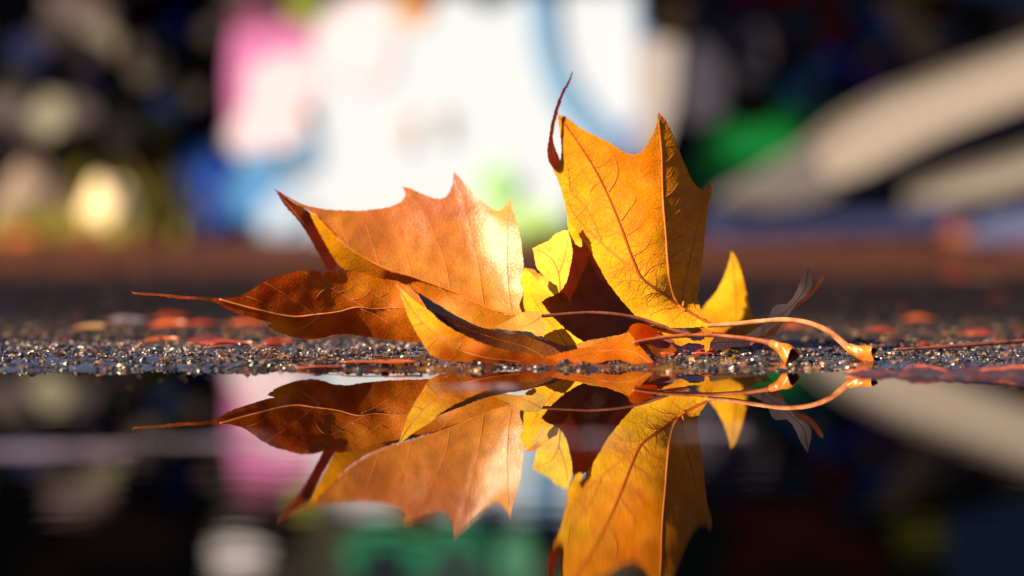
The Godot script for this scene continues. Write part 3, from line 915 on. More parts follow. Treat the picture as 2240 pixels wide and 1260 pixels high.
func _ready() -> void:
	# ------------------------------------------------ camera, sky, sun, exposure
	var cam := Camera3D.new()
	cam.name = "camera"
	var lens := CameraAttributesPhysical.new()
	lens.frustum_focal_length = 94.8
	lens.frustum_focus_distance = 0.779
	lens.frustum_near = 0.02
	lens.frustum_far = 100.0
	lens.exposure_aperture = 5.4
	cam.attributes = lens
	cam.fov = 14.43
	cam.near = 0.02
	cam.far = 100.0
	cam.position = Vector3(0, 0.04745, 0.8)
	cam.rotation.x = -0.028117
	add_child(cam)
	cam.current = true
	var around := WorldEnvironment.new()
	around.name = "surroundings"
	var env := Environment.new()
	env.background_mode = Environment.BG_SKY
	var air := ProceduralSkyMaterial.new()
	air.sky_top_color = Color(0.1, 0.22, 0.52)
	air.sky_horizon_color = Color(0.74, 0.83, 1.0)
	air.sky_curve = 0.3
	air.sky_energy_multiplier = 0.6
	air.ground_bottom_color = Color(0.12, 0.1, 0.09)
	air.ground_horizon_color = Color(0.3, 0.3, 0.32)
	air.sun_angle_max = 12.0
	var sky := Sky.new()
	sky.sky_material = air
	env.sky = sky
	env.tonemap_mode = Environment.TONE_MAPPER_LINEAR
	env.tonemap_exposure = 2.6
	env.sdfgi_enabled = true
	env.ssao_enabled = true
	env.ssil_enabled = true
	around.environment = env
	add_child(around)
	var sun := DirectionalLight3D.new()
	sun.name = "sun"
	sun.light_energy = 1.6
	sun.light_color = Color(1.0, 0.9, 0.75)
	sun.light_angular_distance = 0.5
	sun.shadow_enabled = true
	add_child(sun)
	sun.look_at_from_position(Vector3(-0.74, 0.52, 0.43), Vector3.ZERO)

	# ------------------------------------------------ materials
	bump = noise_of(FastNoiseLite.TYPE_SIMPLEX, 0.16, 3, 3)
	fine = noise_of(FastNoiseLite.TYPE_SIMPLEX, 0.55, 2, 9)
	broad = noise_of(FastNoiseLite.TYPE_SIMPLEX, 0.1, 2, 21)
	leaf_skin()
	shared.bark = picture(noise_of(FastNoiseLite.TYPE_SIMPLEX, 0.02, 5, 6), 256, ramp_of([0.0, 0.4, 0.7, 1.0], [Color(0.55, 0.42, 0.36), Color(0.86, 0.8, 0.76), Color(1, 0.98, 0.96), Color(1, 1, 1)]))
	leaf_stuff("yellow", 0.6, 0.2, Color(0.6, 0.4, 0.1), 0.015)
	leaf_stuff("brown", 0.48, 0.7, Color(0.4, 0.16, 0.03), 0.009)
	leaf_stuff("amber", 0.5, 0.3, Color(0.85, 0.34, 0.04), 0.011)
	leaf_stuff("soaked", 0.3, 0.35, Color(0.2, 0.08, 0.04), 0.02)
	leaf_stuff("slick", 0.4, 0.5, Color(0.1, 0.05, 0.04), 0.03)
	leaf_stuff("grey", 0.5, 0.5, Color(0.1, 0.05, 0.03), 0.01)
	leaf_stuff("dull", 0.65, 0.2, Color(0.4, 0.14, 0.03), 0.008)
	M.vein_yellow = plain(Color(0.45, 0.14, 0.015), 0.5, 0.3)
	M.vein_brown = plain(Color(0.46, 0.14, 0.015), 0.5, 0.3)
	M.vein_russet = plain(Color(0.36, 0.1, 0.015), 0.5)
	M.vein_dark = plain(Color(0.24, 0.05, 0.01), 0.6, 0.15)
	M.vein_red = plain(Color(0.4, 0.08, 0.03), 0.4)
	M.stem_pale = plain(Color(0.56, 0.25, 0.12), 0.7, 0.2)
	M.stem_red = plain(Color(0.42, 0.11, 0.03), 0.4, 0.6)
	M.stem_dark = plain(Color(0.2, 0.06, 0.03), 0.4, 0.6)
	M.socket = plain(Color(0.7, 0.21, 0.015), 0.35, 0.6)
	M.hollow = plain(Color(0.14, 0.03, 0.012), 0.6)
	for k in [["red_leaf", Color(0.3, 0.036, 0.012), 0.4], ["orange_leaf", Color(0.5, 0.1, 0.012), 0.42], ["plum_leaf", Color(0.16, 0.035, 0.03), 0.3], ["black_leaf", Color(0.03, 0.016, 0.014), 0.35], ["tan_leaf", Color(0.5, 0.3, 0.12), 0.45], ["lilac_leaf", Color(0.32, 0.26, 0.34), 0.3]]:
		var m := plain(k[1], k[2], 0.6)
		m.vertex_color_use_as_albedo = true
		m.backlight_enabled = true
		m.backlight = Color(0.5, 0.35, 0.25)
		M[k[0]] = m
	for called in ["stem_pale", "stem_red", "stem_dark", "socket"]:
		var m: StandardMaterial3D = M[called]
		m.albedo_texture = shared.bark
		m.uv1_triplanar = true
		m.uv1_scale = Vector3.ONE * 30.0
		m.heightmap_enabled = true
		m.heightmap_texture = shared.bark
		m.heightmap_scale = 0.02
	var drop_glass := StandardMaterial3D.new()
	drop_glass.albedo_color = Color(1, 1, 1, 0.0)
	drop_glass.roughness = 0.0
	drop_glass.refraction_enabled = true
	drop_glass.refraction_scale = 0.033
	M.drop = drop_glass

	# ------------------------------------------------ ground, puddle
	var wet := StandardMaterial3D.new()
	wet.vertex_color_use_as_albedo = true
	wet.roughness = 0.12
	wet.metallic_specular = 1.0
	var far := StandardMaterial3D.new()
	far.vertex_color_use_as_albedo = true
	far.roughness = 0.85
	far.metallic_specular = 0.25
	far.heightmap_enabled = true
	far.heightmap_texture = picture(noise_of(FastNoiseLite.TYPE_SIMPLEX, 0.06, 4, 31), 512, null)
	far.heightmap_scale = 0.3
	far.uv1_triplanar = true
	far.uv1_world_triplanar = true
	far.uv1_scale = Vector3.ONE * 8.0
	var gx := stops(-7000.0, -205.0, 205.0, 7000.0, 0.8, 1.16)
	var gz := stops(-9000.0, -330.0, 84.0, 5000.0, 1.2, 1.07)
	var mid_band := far.duplicate()
	mid_band.roughness = 0.6
	mid_band.metallic_specular = 0.2
	mid_band.heightmap_enabled = false
	var cut := -1e9
	var brink := -1e9
	for z in gz:
		if z < -420.0:
			cut = z
		if z < -45.0:
			brink = z
	var gm := ArrayMesh.new()
	gm.add_surface_from_arrays(Mesh.PRIMITIVE_TRIANGLES, sheet_of(gx, gz, ground_height, ground_color, null, brink, 1e9))
	gm.surface_set_material(0, wet)
	gm.add_surface_from_arrays(Mesh.PRIMITIVE_TRIANGLES, sheet_of(gx, gz, ground_height, ground_color, null, -1e9, cut))
	gm.surface_set_material(1, far)
	gm.add_surface_from_arrays(Mesh.PRIMITIVE_TRIANGLES, sheet_of(gx, gz, ground_height, ground_color, null, cut, brink))
	gm.surface_set_material(2, mid_band)
	structure(part("ground", gm, null))
	var water := plain(Color(0.0006, 0.0006, 0.0007), 0.0, 1.0)
	var px := stops(-3000.0, -160.0, 160.0, 3000.0, 2.0, 1.15)
	var pz := stops(20.0, 22.0, 760.0, 2600.0, 2.0, 1.15)
	var pm := ArrayMesh.new()
	pm.add_surface_from_arrays(Mesh.PRIMITIVE_TRIANGLES, sheet_of(px, pz, func(_x: float, _z: float) -> float: return 0.0, null, ripple))
	structure(part("puddle_water", pm, water))

	# ------------------------------------------------ wall behind, ramp
	var wall := thing("graffiti_wall", "long low concrete wall covered in bright graffiti behind the leaves", "wall", Vector3(0, 0, -2.98))
	part("concrete", prism(PackedVector2Array([Vector2(-6, -0.1), Vector2(-6, 0.7), Vector2(6, 0.7), Vector2(6, -0.1)]), 0.148, -0.15), plain(Color(0.3, 0.29, 0.28), 0.9, 0.2), wall)
	part("coping_or_sun_band", prism(PackedVector2Array([Vector2(-6.03, 0.701), Vector2(-6.03, 0.75), Vector2(6.03, 0.75), Vector2(6.03, 0.701)]), 0.2, -0.2), plain(Color(0.36, 0.35, 0.33), 0.9, 0.2), wall)
	paint(wall, soft([-1.465, 0.707, -0.428, 0.707, -0.436, 0.360, -0.448, 0.258, -0.466, 0.164, -0.495, 0.113, -0.525, 0.016, -1.473, 0.016]), Color(0.000, 0.000, 0.001))
	paint(wall, soft([-0.749, 0.418, -0.632, 0.418, -0.617, 0.360, -0.629, 0.313, -0.666, 0.302, -0.713, 0.335]), Color(0.118, 0.090, 0.103))
	paint(wall, oval(-0.658, 0.342, 0.034, 0.032, 0.00), Color(0.150, 0.144, 0.108))
	paint(wall, oval(-0.771, 0.324, 0.036, 0.028, 0.00), Color(0.017, 0.021, 0.068))
	paint(wall, oval(-0.542, 0.371, 0.026, 0.034, 0.00), Color(0.002, 0.011, 0.099))
	paint(wall, oval(-0.582, 0.295, 0.028, 0.026, 0.00), Color(0.078, 0.069, 0.058))
	paint(wall, oval(-0.544, 0.240, 0.028, 0.032, 0.00), Color(0.004, 0.015, 0.095))
	paint(wall, oval(-0.473, 0.360, 0.025, 0.029, 0.00), Color(0.017, 0.015, 0.015))
	paint(wall, soft([-0.961, 0.240, -0.771, 0.258, -0.666, 0.245, -0.659, 0.213, -0.739, 0.192, -0.961, 0.189]), Color(0.090, 0.078, 0.082))
	paint(wall, oval(-0.739, 0.222, 0.028, 0.034, 0.00), Color(0.265, 0.265, 0.202))
	paint(wall, oval(-0.620, 0.182, 0.026, 0.022, 0.00), Color(0.202, 0.082, 0.030))
	paint(wall, oval(-0.793, 0.273, 0.022, 0.019, 0.00), Color(0.024, 0.026, 0.021))
	paint(wall, oval(-0.902, 0.360, 0.066, 0.044, 0.00), Color(0.034, 0.032, 0.039))
	paint(wall, oval(-1.033, 0.258, 0.088, 0.051, 0.00), Color(0.017, 0.024, 0.078))
	paint(wall, oval(-1.122, 0.128, 0.095, 0.044, 0.00), Color(0.099, 0.078, 0.061))
	paint(wall, oval(-0.619, 0.192, 0.025, 0.031, 2.52), Color(0.017, 0.015, 0.021))
	paint(wall, oval(-0.559, 0.342, 0.011, 0.014, 1.41), Color(0.008, 0.010, 0.006))
	paint(wall, oval(-0.764, 0.252, 0.021, 0.010, 1.22), Color(0.002, 0.002, 0.010))
	paint(wall, oval(-0.789, 0.154, 0.018, 0.027, 0.42), Color(0.004, 0.005, 0.017))
	paint(wall, oval(-0.620, 0.379, 0.010, 0.029, 2.32), Color(0.002, 0.002, 0.010))
	paint(wall, oval(-0.488, 0.368, 0.013, 0.017, 1.62), Color(0.002, 0.002, 0.010))
	paint(wall, oval(-0.597, 0.356, 0.028, 0.025, 0.90), Color(0.001, 0.001, 0.001))
	paint(wall, oval(-0.719, 0.367, 0.013, 0.012, 2.45), Color(0.024, 0.014, 0.011))
	paint(wall, oval(-0.633, 0.236, 0.024, 0.012, 2.46), Color(0.008, 0.010, 0.006))
	paint(wall, oval(-0.673, 0.322, 0.019, 0.026, 0.77), Color(0.017, 0.015, 0.021))
	paint(wall, oval(-0.497, 0.129, 0.017, 0.019, 1.10), Color(0.001, 0.001, 0.001))
	paint(wall, oval(-0.635, 0.415, 0.011, 0.014, 0.36), Color(0.002, 0.002, 0.010))
	paint(wall, oval(-0.764, 0.168, 0.019, 0.021, 2.33), Color(0.024, 0.014, 0.011))
	paint(wall, oval(-0.817, 0.190, 0.025, 0.029, 1.30), Color(0.017, 0.015, 0.021))
	paint(wall, oval(-0.481, 0.355, 0.020, 0.018, 1.02), Color(0.046, 0.039, 0.039))
	paint(wall, oval(-0.502, 0.252, 0.016, 0.017, 2.40), Color(0.046, 0.039, 0.039))
	paint(wall, oval(-0.617, 0.198, 0.016, 0.021, 0.24), Color(0.017, 0.015, 0.021))
	paint(wall, oval(-0.628, 0.136, 0.011, 0.026, 2.48), Color(0.008, 0.010, 0.006))
	paint(wall, oval(-0.683, 0.290, 0.011, 0.030, 2.40), Color(0.017, 0.015, 0.021))
	paint(wall, oval(-0.729, 0.355, 0.029, 0.023, 1.89), Color(0.046, 0.039, 0.039))
	paint(wall, oval(-0.554, 0.386, 0.018, 0.013, 0.88), Color(0.001, 0.001, 0.001))
	paint(wall, oval(-0.685, 0.113, 0.026, 0.032, 2.88), Color(0.001, 0.001, 0.002))
	paint(wall, oval(-0.593, 0.321, 0.015, 0.020, 0.34), Color(0.046, 0.039, 0.039))
	paint(wall, oval(-0.542, 0.256, 0.014, 0.031, 0.54), Color(0.008, 0.010, 0.006))
	paint(wall, oval(-0.669, 0.261, 0.021, 0.021, 2.36), Color(0.004, 0.005, 0.017))
	paint(wall, oval(-0.560, 0.206, 0.023, 0.027, 1.68), Color(0.008, 0.010, 0.006))
	paint(wall, soft([-0.313, 0.338, -0.276, 0.386, -0.211, 0.408, -0.044, 0.411, 0.000, 0.411, 0.087, 0.411, 0.200, 0.411, 0.200, 0.222, 0.153, 0.164, 0.095, 0.098, 0.092, 0.023, -0.379, 0.023, -0.386, 0.084, -0.350, 0.164, -0.313, 0.215]), Color(0.500, 0.612, 0.760), true)
	paint(wall, soft([-0.493, 0.707, -0.305, 0.707, -0.305, 0.447, -0.334, 0.382, -0.364, 0.360, -0.429, 0.353, -0.473, 0.389]), Color(0.039, 0.036, 0.030))
	paint(wall, soft([-0.305, 0.707, 0.203, 0.707, 0.204, 0.425, 0.029, 0.418, -0.058, 0.432, -0.189, 0.418, -0.276, 0.411, -0.313, 0.375, -0.312, 0.447]), Color(0.055, 0.055, 0.044))
	paint(wall, soft([-0.442, 0.353, -0.407, 0.372, -0.349, 0.363, -0.313, 0.345, -0.320, 0.309, -0.378, 0.302, -0.408, 0.258, -0.422, 0.186, -0.446, 0.200, -0.450, 0.295]), Color(0.527, 0.181, 0.426))
	paint(wall, oval(-0.407, 0.375, 0.036, 0.022, 0.00), Color(0.181, 0.055, 0.123))
	paint(wall, soft([-0.418, 0.295, -0.371, 0.316, -0.313, 0.316, -0.313, 0.213, -0.357, 0.164, -0.437, 0.160, -0.451, 0.193, -0.422, 0.237]), Color(0.658, 0.568, 0.690))
	paint(wall, oval(-0.331, 0.390, 0.025, 0.025, 0.00), Color(0.236, 0.278, 0.046))
	paint(wall, oval(-0.247, 0.331, 0.066, 0.066, 0.00), Color(0.674, 0.612, 0.739))
	paint(wall, soft([-0.187, 0.447, -0.124, 0.447, -0.128, 0.385, -0.153, 0.360, -0.188, 0.372]), Color(0.760, 0.381, 0.162))
	paint(wall, soft([-0.448, 0.160, -0.350, 0.173, -0.306, 0.200, -0.306, 0.142, -0.350, 0.113, -0.408, 0.113]), Color(0.150, 0.291, 0.500))
	paint(wall, oval(-0.475, 0.093, 0.031, 0.051, 0.00), Color(0.008, 0.061, 0.403), true)
	paint(wall, oval(-0.408, 0.095, 0.045, 0.048, 0.00), Color(0.078, 0.256, 0.582))
	paint(wall, oval(-0.361, 0.062, 0.042, 0.039, 0.00), Color(0.381, 0.527, 0.739))
	paint(wall, oval(-0.323, 0.221, 0.008, 0.019, 0.00), Color(0.069, 0.069, 0.055))
	paint(wall, oval(-0.363, 0.155, 0.015, 0.009, 0.00), Color(0.069, 0.075, 0.075))
	paint(wall, oval(-0.169, 0.197, 0.010, 0.026, 0.00), Color(0.642, 0.500, 0.487))
	paint(wall, oval(-0.108, 0.206, 0.008, 0.023, 0.00), Color(0.432, 0.381, 0.359))
	paint(wall, soft([0.022, 0.418, 0.067, 0.418, 0.070, 0.360, 0.081, 0.306, 0.111, 0.255, 0.149, 0.213, 0.168, 0.164, 0.120, 0.173, 0.079, 0.213, 0.049, 0.273, 0.032, 0.338]), Color(0.150, 0.319, 0.554))
	paint(wall, soft([0.193, 0.411, 0.218, 0.338, 0.218, 0.208, 0.204, 0.149, 0.131, 0.149, 0.153, 0.186, 0.197, 0.222]), Color(0.150, 0.248, 0.487))
	paint(wall, soft([0.195, 0.338, 0.263, 0.337, 0.255, 0.237, 0.233, 0.162, 0.198, 0.153]), Color(0.359, 0.339, 0.359))
	paint(wall, oval(-0.025, 0.109, 0.031, 0.032, 0.00), Color(0.349, 0.658, 0.300))
	paint(wall, oval(0.007, 0.051, 0.067, 0.029, 0.00), Color(0.438, 0.706, 0.291))
	paint(wall, oval(0.051, 0.034, 0.041, 0.013, 0.00), Color(0.128, 0.232, 0.013))
	paint(wall, soft([0.199, 0.707, 1.363, 0.707, 1.371, 0.016, 0.092, 0.016, 0.102, 0.062, 0.204, 0.142, 0.233, 0.164, 0.262, 0.237, 0.265, 0.337, 0.204, 0.360]), Color(0.000, 0.001, 0.002))
	paint(wall, soft([0.211, 0.367, 0.276, 0.402, 0.327, 0.411, 0.302, 0.371, 0.240, 0.350]), Color(0.032, 0.021, 0.013))
	paint(wall, oval(0.363, 0.396, 0.044, 0.026, 0.00), Color(0.002, 0.007, 0.039))
	paint(wall, soft([0.333, 0.356, 0.416, 0.363, 0.410, 0.315, 0.378, 0.264, 0.349, 0.302]), Color(0.036, 0.036, 0.052))
	paint(wall, soft([0.425, 0.425, 0.563, 0.425, 0.489, 0.312, 0.465, 0.338]), Color(0.018, 0.001, 0.002))
	paint(wall, oval(0.576, 0.351, 0.028, 0.028, 0.00), Color(0.001, 0.004, 0.049))
	paint(wall, oval(0.517, 0.301, 0.028, 0.031, 0.00), Color(0.001, 0.004, 0.046))
	paint(wall, soft([0.566, 0.411, 0.685, 0.411, 0.701, 0.308, 0.640, 0.290, 0.609, 0.343]), Color(0.015, 0.012, 0.010))
	paint(wall, soft([0.712, 0.411, 0.858, 0.425, 1.003, 0.360, 0.815, 0.324, 0.727, 0.360]), Color(0.011, 0.009, 0.008))
	paint(wall, oval(0.557, 0.271, 0.061, 0.029, 0.00), Color(0.003, 0.001, 0.024))
	paint(wall, oval(0.472, 0.255, 0.045, 0.045, 0.00), Color(0.002, 0.013, 0.044))
	paint(wall, oval(0.300, 0.266, 0.038, 0.067, 0.00), Color(0.049, 0.049, 0.075))
	paint(wall, oval(0.321, 0.133, 0.034, 0.025, 0.00), Color(0.001, 0.021, 0.007))
	paint(wall, oval(0.459, 0.189, 0.051, 0.025, 0.00), Color(0.003, 0.068, 0.039), true)
	paint(wall, oval(0.390, 0.177, 0.054, 0.029, 0.00), Color(0.005, 0.128, 0.028), true)
	paint(wall, oval(0.175, 0.091, 0.029, 0.029, 0.00), Color(0.017, 0.024, 0.061))
	paint(wall, oval(0.637, 0.206, 0.017, 0.032, 2.87), Color(0.001, 0.004, 0.011))
	paint(wall, oval(0.459, 0.373, 0.030, 0.021, 0.98), Color(0.001, 0.004, 0.011))
	paint(wall, oval(0.424, 0.345, 0.023, 0.025, 1.04), Color(0.005, 0.001, 0.002))
	paint(wall, oval(0.624, 0.231, 0.030, 0.018, 2.61), Color(0.001, 0.001, 0.002))
	paint(wall, oval(0.648, 0.170, 0.033, 0.022, 0.60), Color(0.001, 0.001, 0.002))
	paint(wall, oval(0.472, 0.201, 0.018, 0.012, 0.52), Color(0.001, 0.000, 0.001))
	paint(wall, oval(0.697, 0.271, 0.026, 0.019, 2.16), Color(0.001, 0.004, 0.011))
	paint(wall, oval(0.291, 0.377, 0.021, 0.024, 2.28), Color(0.008, 0.006, 0.008))
	paint(wall, oval(0.374, 0.236, 0.033, 0.032, 0.16), Color(0.001, 0.001, 0.002))
	paint(wall, oval(0.348, 0.337, 0.016, 0.014, 1.25), Color(0.004, 0.004, 0.011))
	paint(wall, oval(0.466, 0.250, 0.013, 0.015, 0.00), Color(0.005, 0.001, 0.002))
	paint(wall, oval(0.494, 0.347, 0.021, 0.013, 2.89), Color(0.005, 0.001, 0.002))
	paint(wall, oval(0.572, 0.342, 0.018, 0.021, 2.87), Color(0.001, 0.004, 0.011))
	paint(wall, oval(0.717, 0.312, 0.029, 0.024, 1.40), Color(0.005, 0.001, 0.002))
	paint(wall, oval(0.361, 0.321, 0.022, 0.015, 1.83), Color(0.001, 0.001, 0.002))
	paint(wall, oval(0.466, 0.191, 0.012, 0.013, 0.98), Color(0.001, 0.001, 0.002))
	paint(wall, oval(0.748, 0.275, 0.021, 0.032, 0.87), Color(0.000, 0.000, 0.001))
	paint(wall, oval(0.800, 0.322, 0.033, 0.030, 2.22), Color(0.001, 0.004, 0.011))
	paint(wall, oval(0.438, 0.354, 0.012, 0.031, 1.48), Color(0.001, 0.004, 0.011))
	paint(wall, oval(0.431, 0.297, 0.014, 0.024, 0.74), Color(0.000, 0.000, 0.001))
	paint(wall, oval(0.298, 0.383, 0.020, 0.021, 0.73), Color(0.001, 0.004, 0.011))
	paint(wall, oval(0.531, 0.409, 0.022, 0.029, 0.88), Color(0.001, 0.004, 0.011))
	paint(wall, oval(0.604, 0.298, 0.026, 0.023, 0.05), Color(0.002, 0.002, 0.008))
	paint(wall, oval(0.344, 0.346, 0.027, 0.024, 1.39), Color(0.004, 0.004, 0.011))
	paint(wall, oval(0.471, 0.229, 0.025, 0.011, 1.66), Color(0.001, 0.004, 0.011))
	paint(wall, oval(0.645, 0.391, 0.027, 0.014, 2.34), Color(0.001, 0.000, 0.001))
	paint(wall, oval(0.507, 0.272, 0.027, 0.024, 2.58), Color(0.000, 0.000, 0.001))
	paint(wall, oval(0.729, 0.297, 0.027, 0.026, 1.40), Color(0.001, 0.004, 0.011))
	paint(wall, oval(0.684, 0.341, 0.012, 0.027, 1.95), Color(0.001, 0.004, 0.011))
	paint(wall, oval(0.531, 0.339, 0.015, 0.025, 2.92), Color(0.000, 0.000, 0.001))
	paint(wall, oval(0.566, 0.310, 0.024, 0.011, 0.80), Color(0.008, 0.006, 0.008))
	paint(wall, oval(0.322, 0.402, 0.032, 0.017, 2.94), Color(0.001, 0.000, 0.001))
	paint(wall, oval(0.814, 0.240, 0.013, 0.029, 1.84), Color(0.008, 0.006, 0.008))
	paint(wall, oval(0.720, 0.390, 0.031, 0.032, 0.45), Color(0.000, 0.000, 0.001))
	paint(wall, oval(-0.432, 0.480, 0.047, 0.036, 0.00), Color(0.527, 0.540, 0.612))
	paint(wall, oval(-0.207, 0.481, 0.058, 0.053, 0.00), Color(0.030, 0.282, 0.156))
	paint(wall, oval(-0.202, 0.499, 0.042, 0.045, 0.00), Color(0.017, 0.030, 0.044))
	paint(wall, oval(-0.094, 0.481, 0.060, 0.050, 0.00), Color(0.030, 0.282, 0.156))
	paint(wall, oval(-0.089, 0.498, 0.042, 0.042, 0.00), Color(0.039, 0.068, 0.082))
	paint(wall, oval(0.007, 0.481, 0.029, 0.044, 0.00), Color(0.099, 0.349, 0.236))
	paint(wall, soft([0.320, 0.481, 0.407, 0.438, 0.509, 0.432, 0.596, 0.481, 0.581, 0.524, 0.465, 0.481, 0.363, 0.524]), Color(0.008, 0.001, 0.001))
	paint(wall, oval(0.422, 0.418, 0.088, 0.022, 0.00), Color(0.010, 0.001, 0.001))
	paint(wall, soft([0.683, 0.418, 0.814, 0.389, 1.003, 0.382, 1.001, 0.621, 0.711, 0.621]), Color(0.003, 0.009, 0.028))
	paint(wall, oval(0.647, 0.447, 0.044, 0.029, 0.00), Color(0.021, 0.024, 0.003))
	paint(wall, oval(-0.610, 0.447, 0.095, 0.044, 0.00), Color(0.004, 0.002, 0.003))
	paint(wall, oval(-0.726, 0.505, 0.051, 0.044, 0.00), Color(0.003, 0.001, 0.001))
	var ramp := thing("concrete_ramp", "ramp with painted sunlit bands and blue shade rising to the right", "ramp", Vector3(0, 0, -2.8))
	for k in [["side", RAMP_SHADE, 0.0, -0.02, Color(0.02, 0.028, 0.085)], ["coping_or_sun_band", RAMP_SUN_BAND, 0.16, 0.003, Color(0.33, 0.295, 0.265)], ["low_sun_band", RAMP_LOW_SUN_BAND, 0.18, 0.005, Color(0.26, 0.235, 0.21)], ["foot", RAMP_BAND_FADE, 0.15, 0.002, Color(0.13, 0.12, 0.13)], ["shade_strip", RAMP_SHADE_STRIP, 0.19, 0.004, Color(0.03, 0.04, 0.12)], ["step", RAMP_LIGHT_PATCH, 0.2, 0.007, Color(0.1, 0.125, 0.28)]]:  # pale parts paint in sunlit bands, blue ones the shade between them
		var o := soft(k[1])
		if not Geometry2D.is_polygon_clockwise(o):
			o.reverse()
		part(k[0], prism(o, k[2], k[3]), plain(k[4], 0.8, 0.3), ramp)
		if k[0] in ["coping_or_sun_band", "low_sun_band"]:
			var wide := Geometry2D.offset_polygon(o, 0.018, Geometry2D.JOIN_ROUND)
			part("sun_band_rim", prism(wide[0], k[2] - 0.012, k[3] - 0.001), plain(k[4] * 0.38, 0.8, 0.3), ramp)  # dimmer rim fades out the painted sun band
	boulder("pale_boulder", "cream sunlit boulder at the foot of the wall", Vector3(-0.618, 0.05, -2.68), Vector3(0.05, 0.068, 0.045), Color(0.7, 0.58, 0.36), 4)
	boulder("pale_boulder", "wide beige boulder left of the cream one", Vector3(-0.735, 0.062, -2.72), Vector3(0.07, 0.08, 0.05), Color(0.22, 0.17, 0.14), 8)
	tuft("yellow green grass tuft in front of the cream boulder", Vector3(-0.62, 0.024, -2.6), 60, 0.06, 0.045, Color(0.2, 0.19, 0.02), 2)
	tuft("yellow green grass tuft before the beige boulder", Vector3(-0.71, 0.024, -2.64), 70, 0.045, 0.06, Color(0.18, 0.18, 0.02), 3)
	tuft("olive grass tuft standing between the two boulders, behind them", Vector3(-0.65, 0.024, -2.77), 60, 0.07, 0.14, Color(0.1, 0.08, 0.015), 4)
	far_leaf("orange leaf standing on edge far off before the ramp", Vector3(0.62, 0.034, -2.4), 0.02, Vector3(1.2, 0.4, 0), Color(0.7, 0.2, 0.05))
	far_leaf("orange leaf lying far off at the left edge", Vector3(-0.7, 0.026, -2.4), 0.03, Vector3(0.3, 0.4, 0.1), Color(0.6, 0.17, 0.05))
	far_leaf("rusty leaf lying far off below the beige boulder", Vector3(-0.62, 0.026, -2.45), 0.03, Vector3(0.4, 1.4, 0.1), Color(0.55, 0.14, 0.05))
	far_leaf("orange brown leaf lying far off below the cream boulder", Vector3(-0.53, 0.026, -2.42), 0.026, Vector3(0.35, 2.4, 0), Color(0.5, 0.16, 0.05))

	# ------------------------------------------------ the heap of large leaves
	var tall := thing("plane_leaf", "tall bright yellow leaf standing upright with raised veins and pale stem", "leaf", Vector3(0.069, 0.012, 0.008), "large fallen leaves")
	blade(tall, "blade", TALL_EDGE, TALL_DEPTH, TALL_TONE, TALL_VEINS, M.yellow, M.vein_yellow, 1.1)
	blade(tall, "curled_lobe", TALL_CURL_EDGE, TALL_CURL_DEPTH, TALL_CURL_TONE, TALL_CURL_VEINS, M.dull, M.vein_red, 0.8, false, 0.1)
	blade(tall, "folded_spur", TALL_SPUR_EDGE, TALL_SPUR_DEPTH, TALL_SPUR_TONE, [], M.yellow, M.vein_yellow, 0.7, false, 0.1)
	var stem := stalk(tall, "stem", TALL_STEM, M.stem_pale)
	socket(stem, TALL_SOCKET, tall.position, M.socket, M.hollow)
	var brown := thing("plane_leaf", "glossy brown leaf folded upright with a jagged top edge", "leaf", Vector3(0.0, 0.01, 0.012), "large fallen leaves")
	blade(brown, "blade", BROWN_EDGE, BROWN_DEPTH, BROWN_TONE, BROWN_VEINS, M.brown, M.vein_brown, 1.1, false)
	blade(brown, "lower_half", BROWN_LOW_EDGE, BROWN_LOW_DEPTH, BROWN_LOW_TONE, BROWN_LOW_VEINS, M.amber, M.vein_brown, 1.1, false)
	blade(brown, "rear_lobe", BROWN_REAR_EDGE, BROWN_REAR_DEPTH, BROWN_REAR_TONE, BROWN_REAR_VEINS, M.dull, M.vein_red, 1.1, false)
	blade(brown, "curled_edge", BROWN_LIP_EDGE, BROWN_LIP_DEPTH, BROWN_LIP_TONE, BROWN_LIP_VEINS, M.amber, M.vein_brown, 0.8, false, 0.4)
	stalk(brown, "stem", BROWN_STEM, M.stem_dark)
	var long := thing("plane_leaf", "long russet leaf lying sideways on the left with a thin curled tip", "leaf", Vector3(-0.07, 0.006, 0.008), "large fallen leaves")
	blade(long, "blade", LONG_EDGE, LONG_DEPTH, LONG_TONE, LONG_VEINS, M.amber, M.vein_russet, 1.1, false, 0.6)
	var front := thing("plane_leaf", "low front leaf with a yellow pointed lobe touching the water", "leaf", Vector3(0.0, 0.001, 0.055), "large fallen leaves")
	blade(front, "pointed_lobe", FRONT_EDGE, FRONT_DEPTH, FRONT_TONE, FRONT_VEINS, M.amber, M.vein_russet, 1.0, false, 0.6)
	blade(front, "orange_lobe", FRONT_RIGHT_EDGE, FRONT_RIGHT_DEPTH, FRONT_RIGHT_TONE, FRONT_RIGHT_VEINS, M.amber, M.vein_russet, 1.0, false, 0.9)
	blade(front, "wet_shaded_hollow", FRONT_HOLLOW_EDGE, FRONT_HOLLOW_DEPTH, FRONT_HOLLOW_SHADE_TONE, FRONT_HOLLOW_VEINS, M.soaked, M.vein_dark, 1.0, false, 0.7)  # wet inside; its near-black tone also paints in the shade behind the lobe
	blade(front, "curled_edge", FRONT_CURL_EDGE, FRONT_CURL_DEPTH, FRONT_CURL_TONE, [], M.amber, M.vein_brown, 0.8, false, 0.15)
	var stem2 := stalk(front, "stem", FRONT_STEM, M.stem_red)
	socket(stem2, FRONT_SOCKET, front.position, M.socket, M.hollow)
	var gap := thing("plane_leaf", "pale yellow leaf with a torn hole between the brown and the tall leaf", "leaf", Vector3(0.025, 0.006, 0.0), "large fallen leaves")
	blade(gap, "blade", GAP_EDGE, GAP_DEPTH, GAP_TONE, GAP_VEINS, M.yellow, M.vein_yellow, 1.1, false, 0.7)
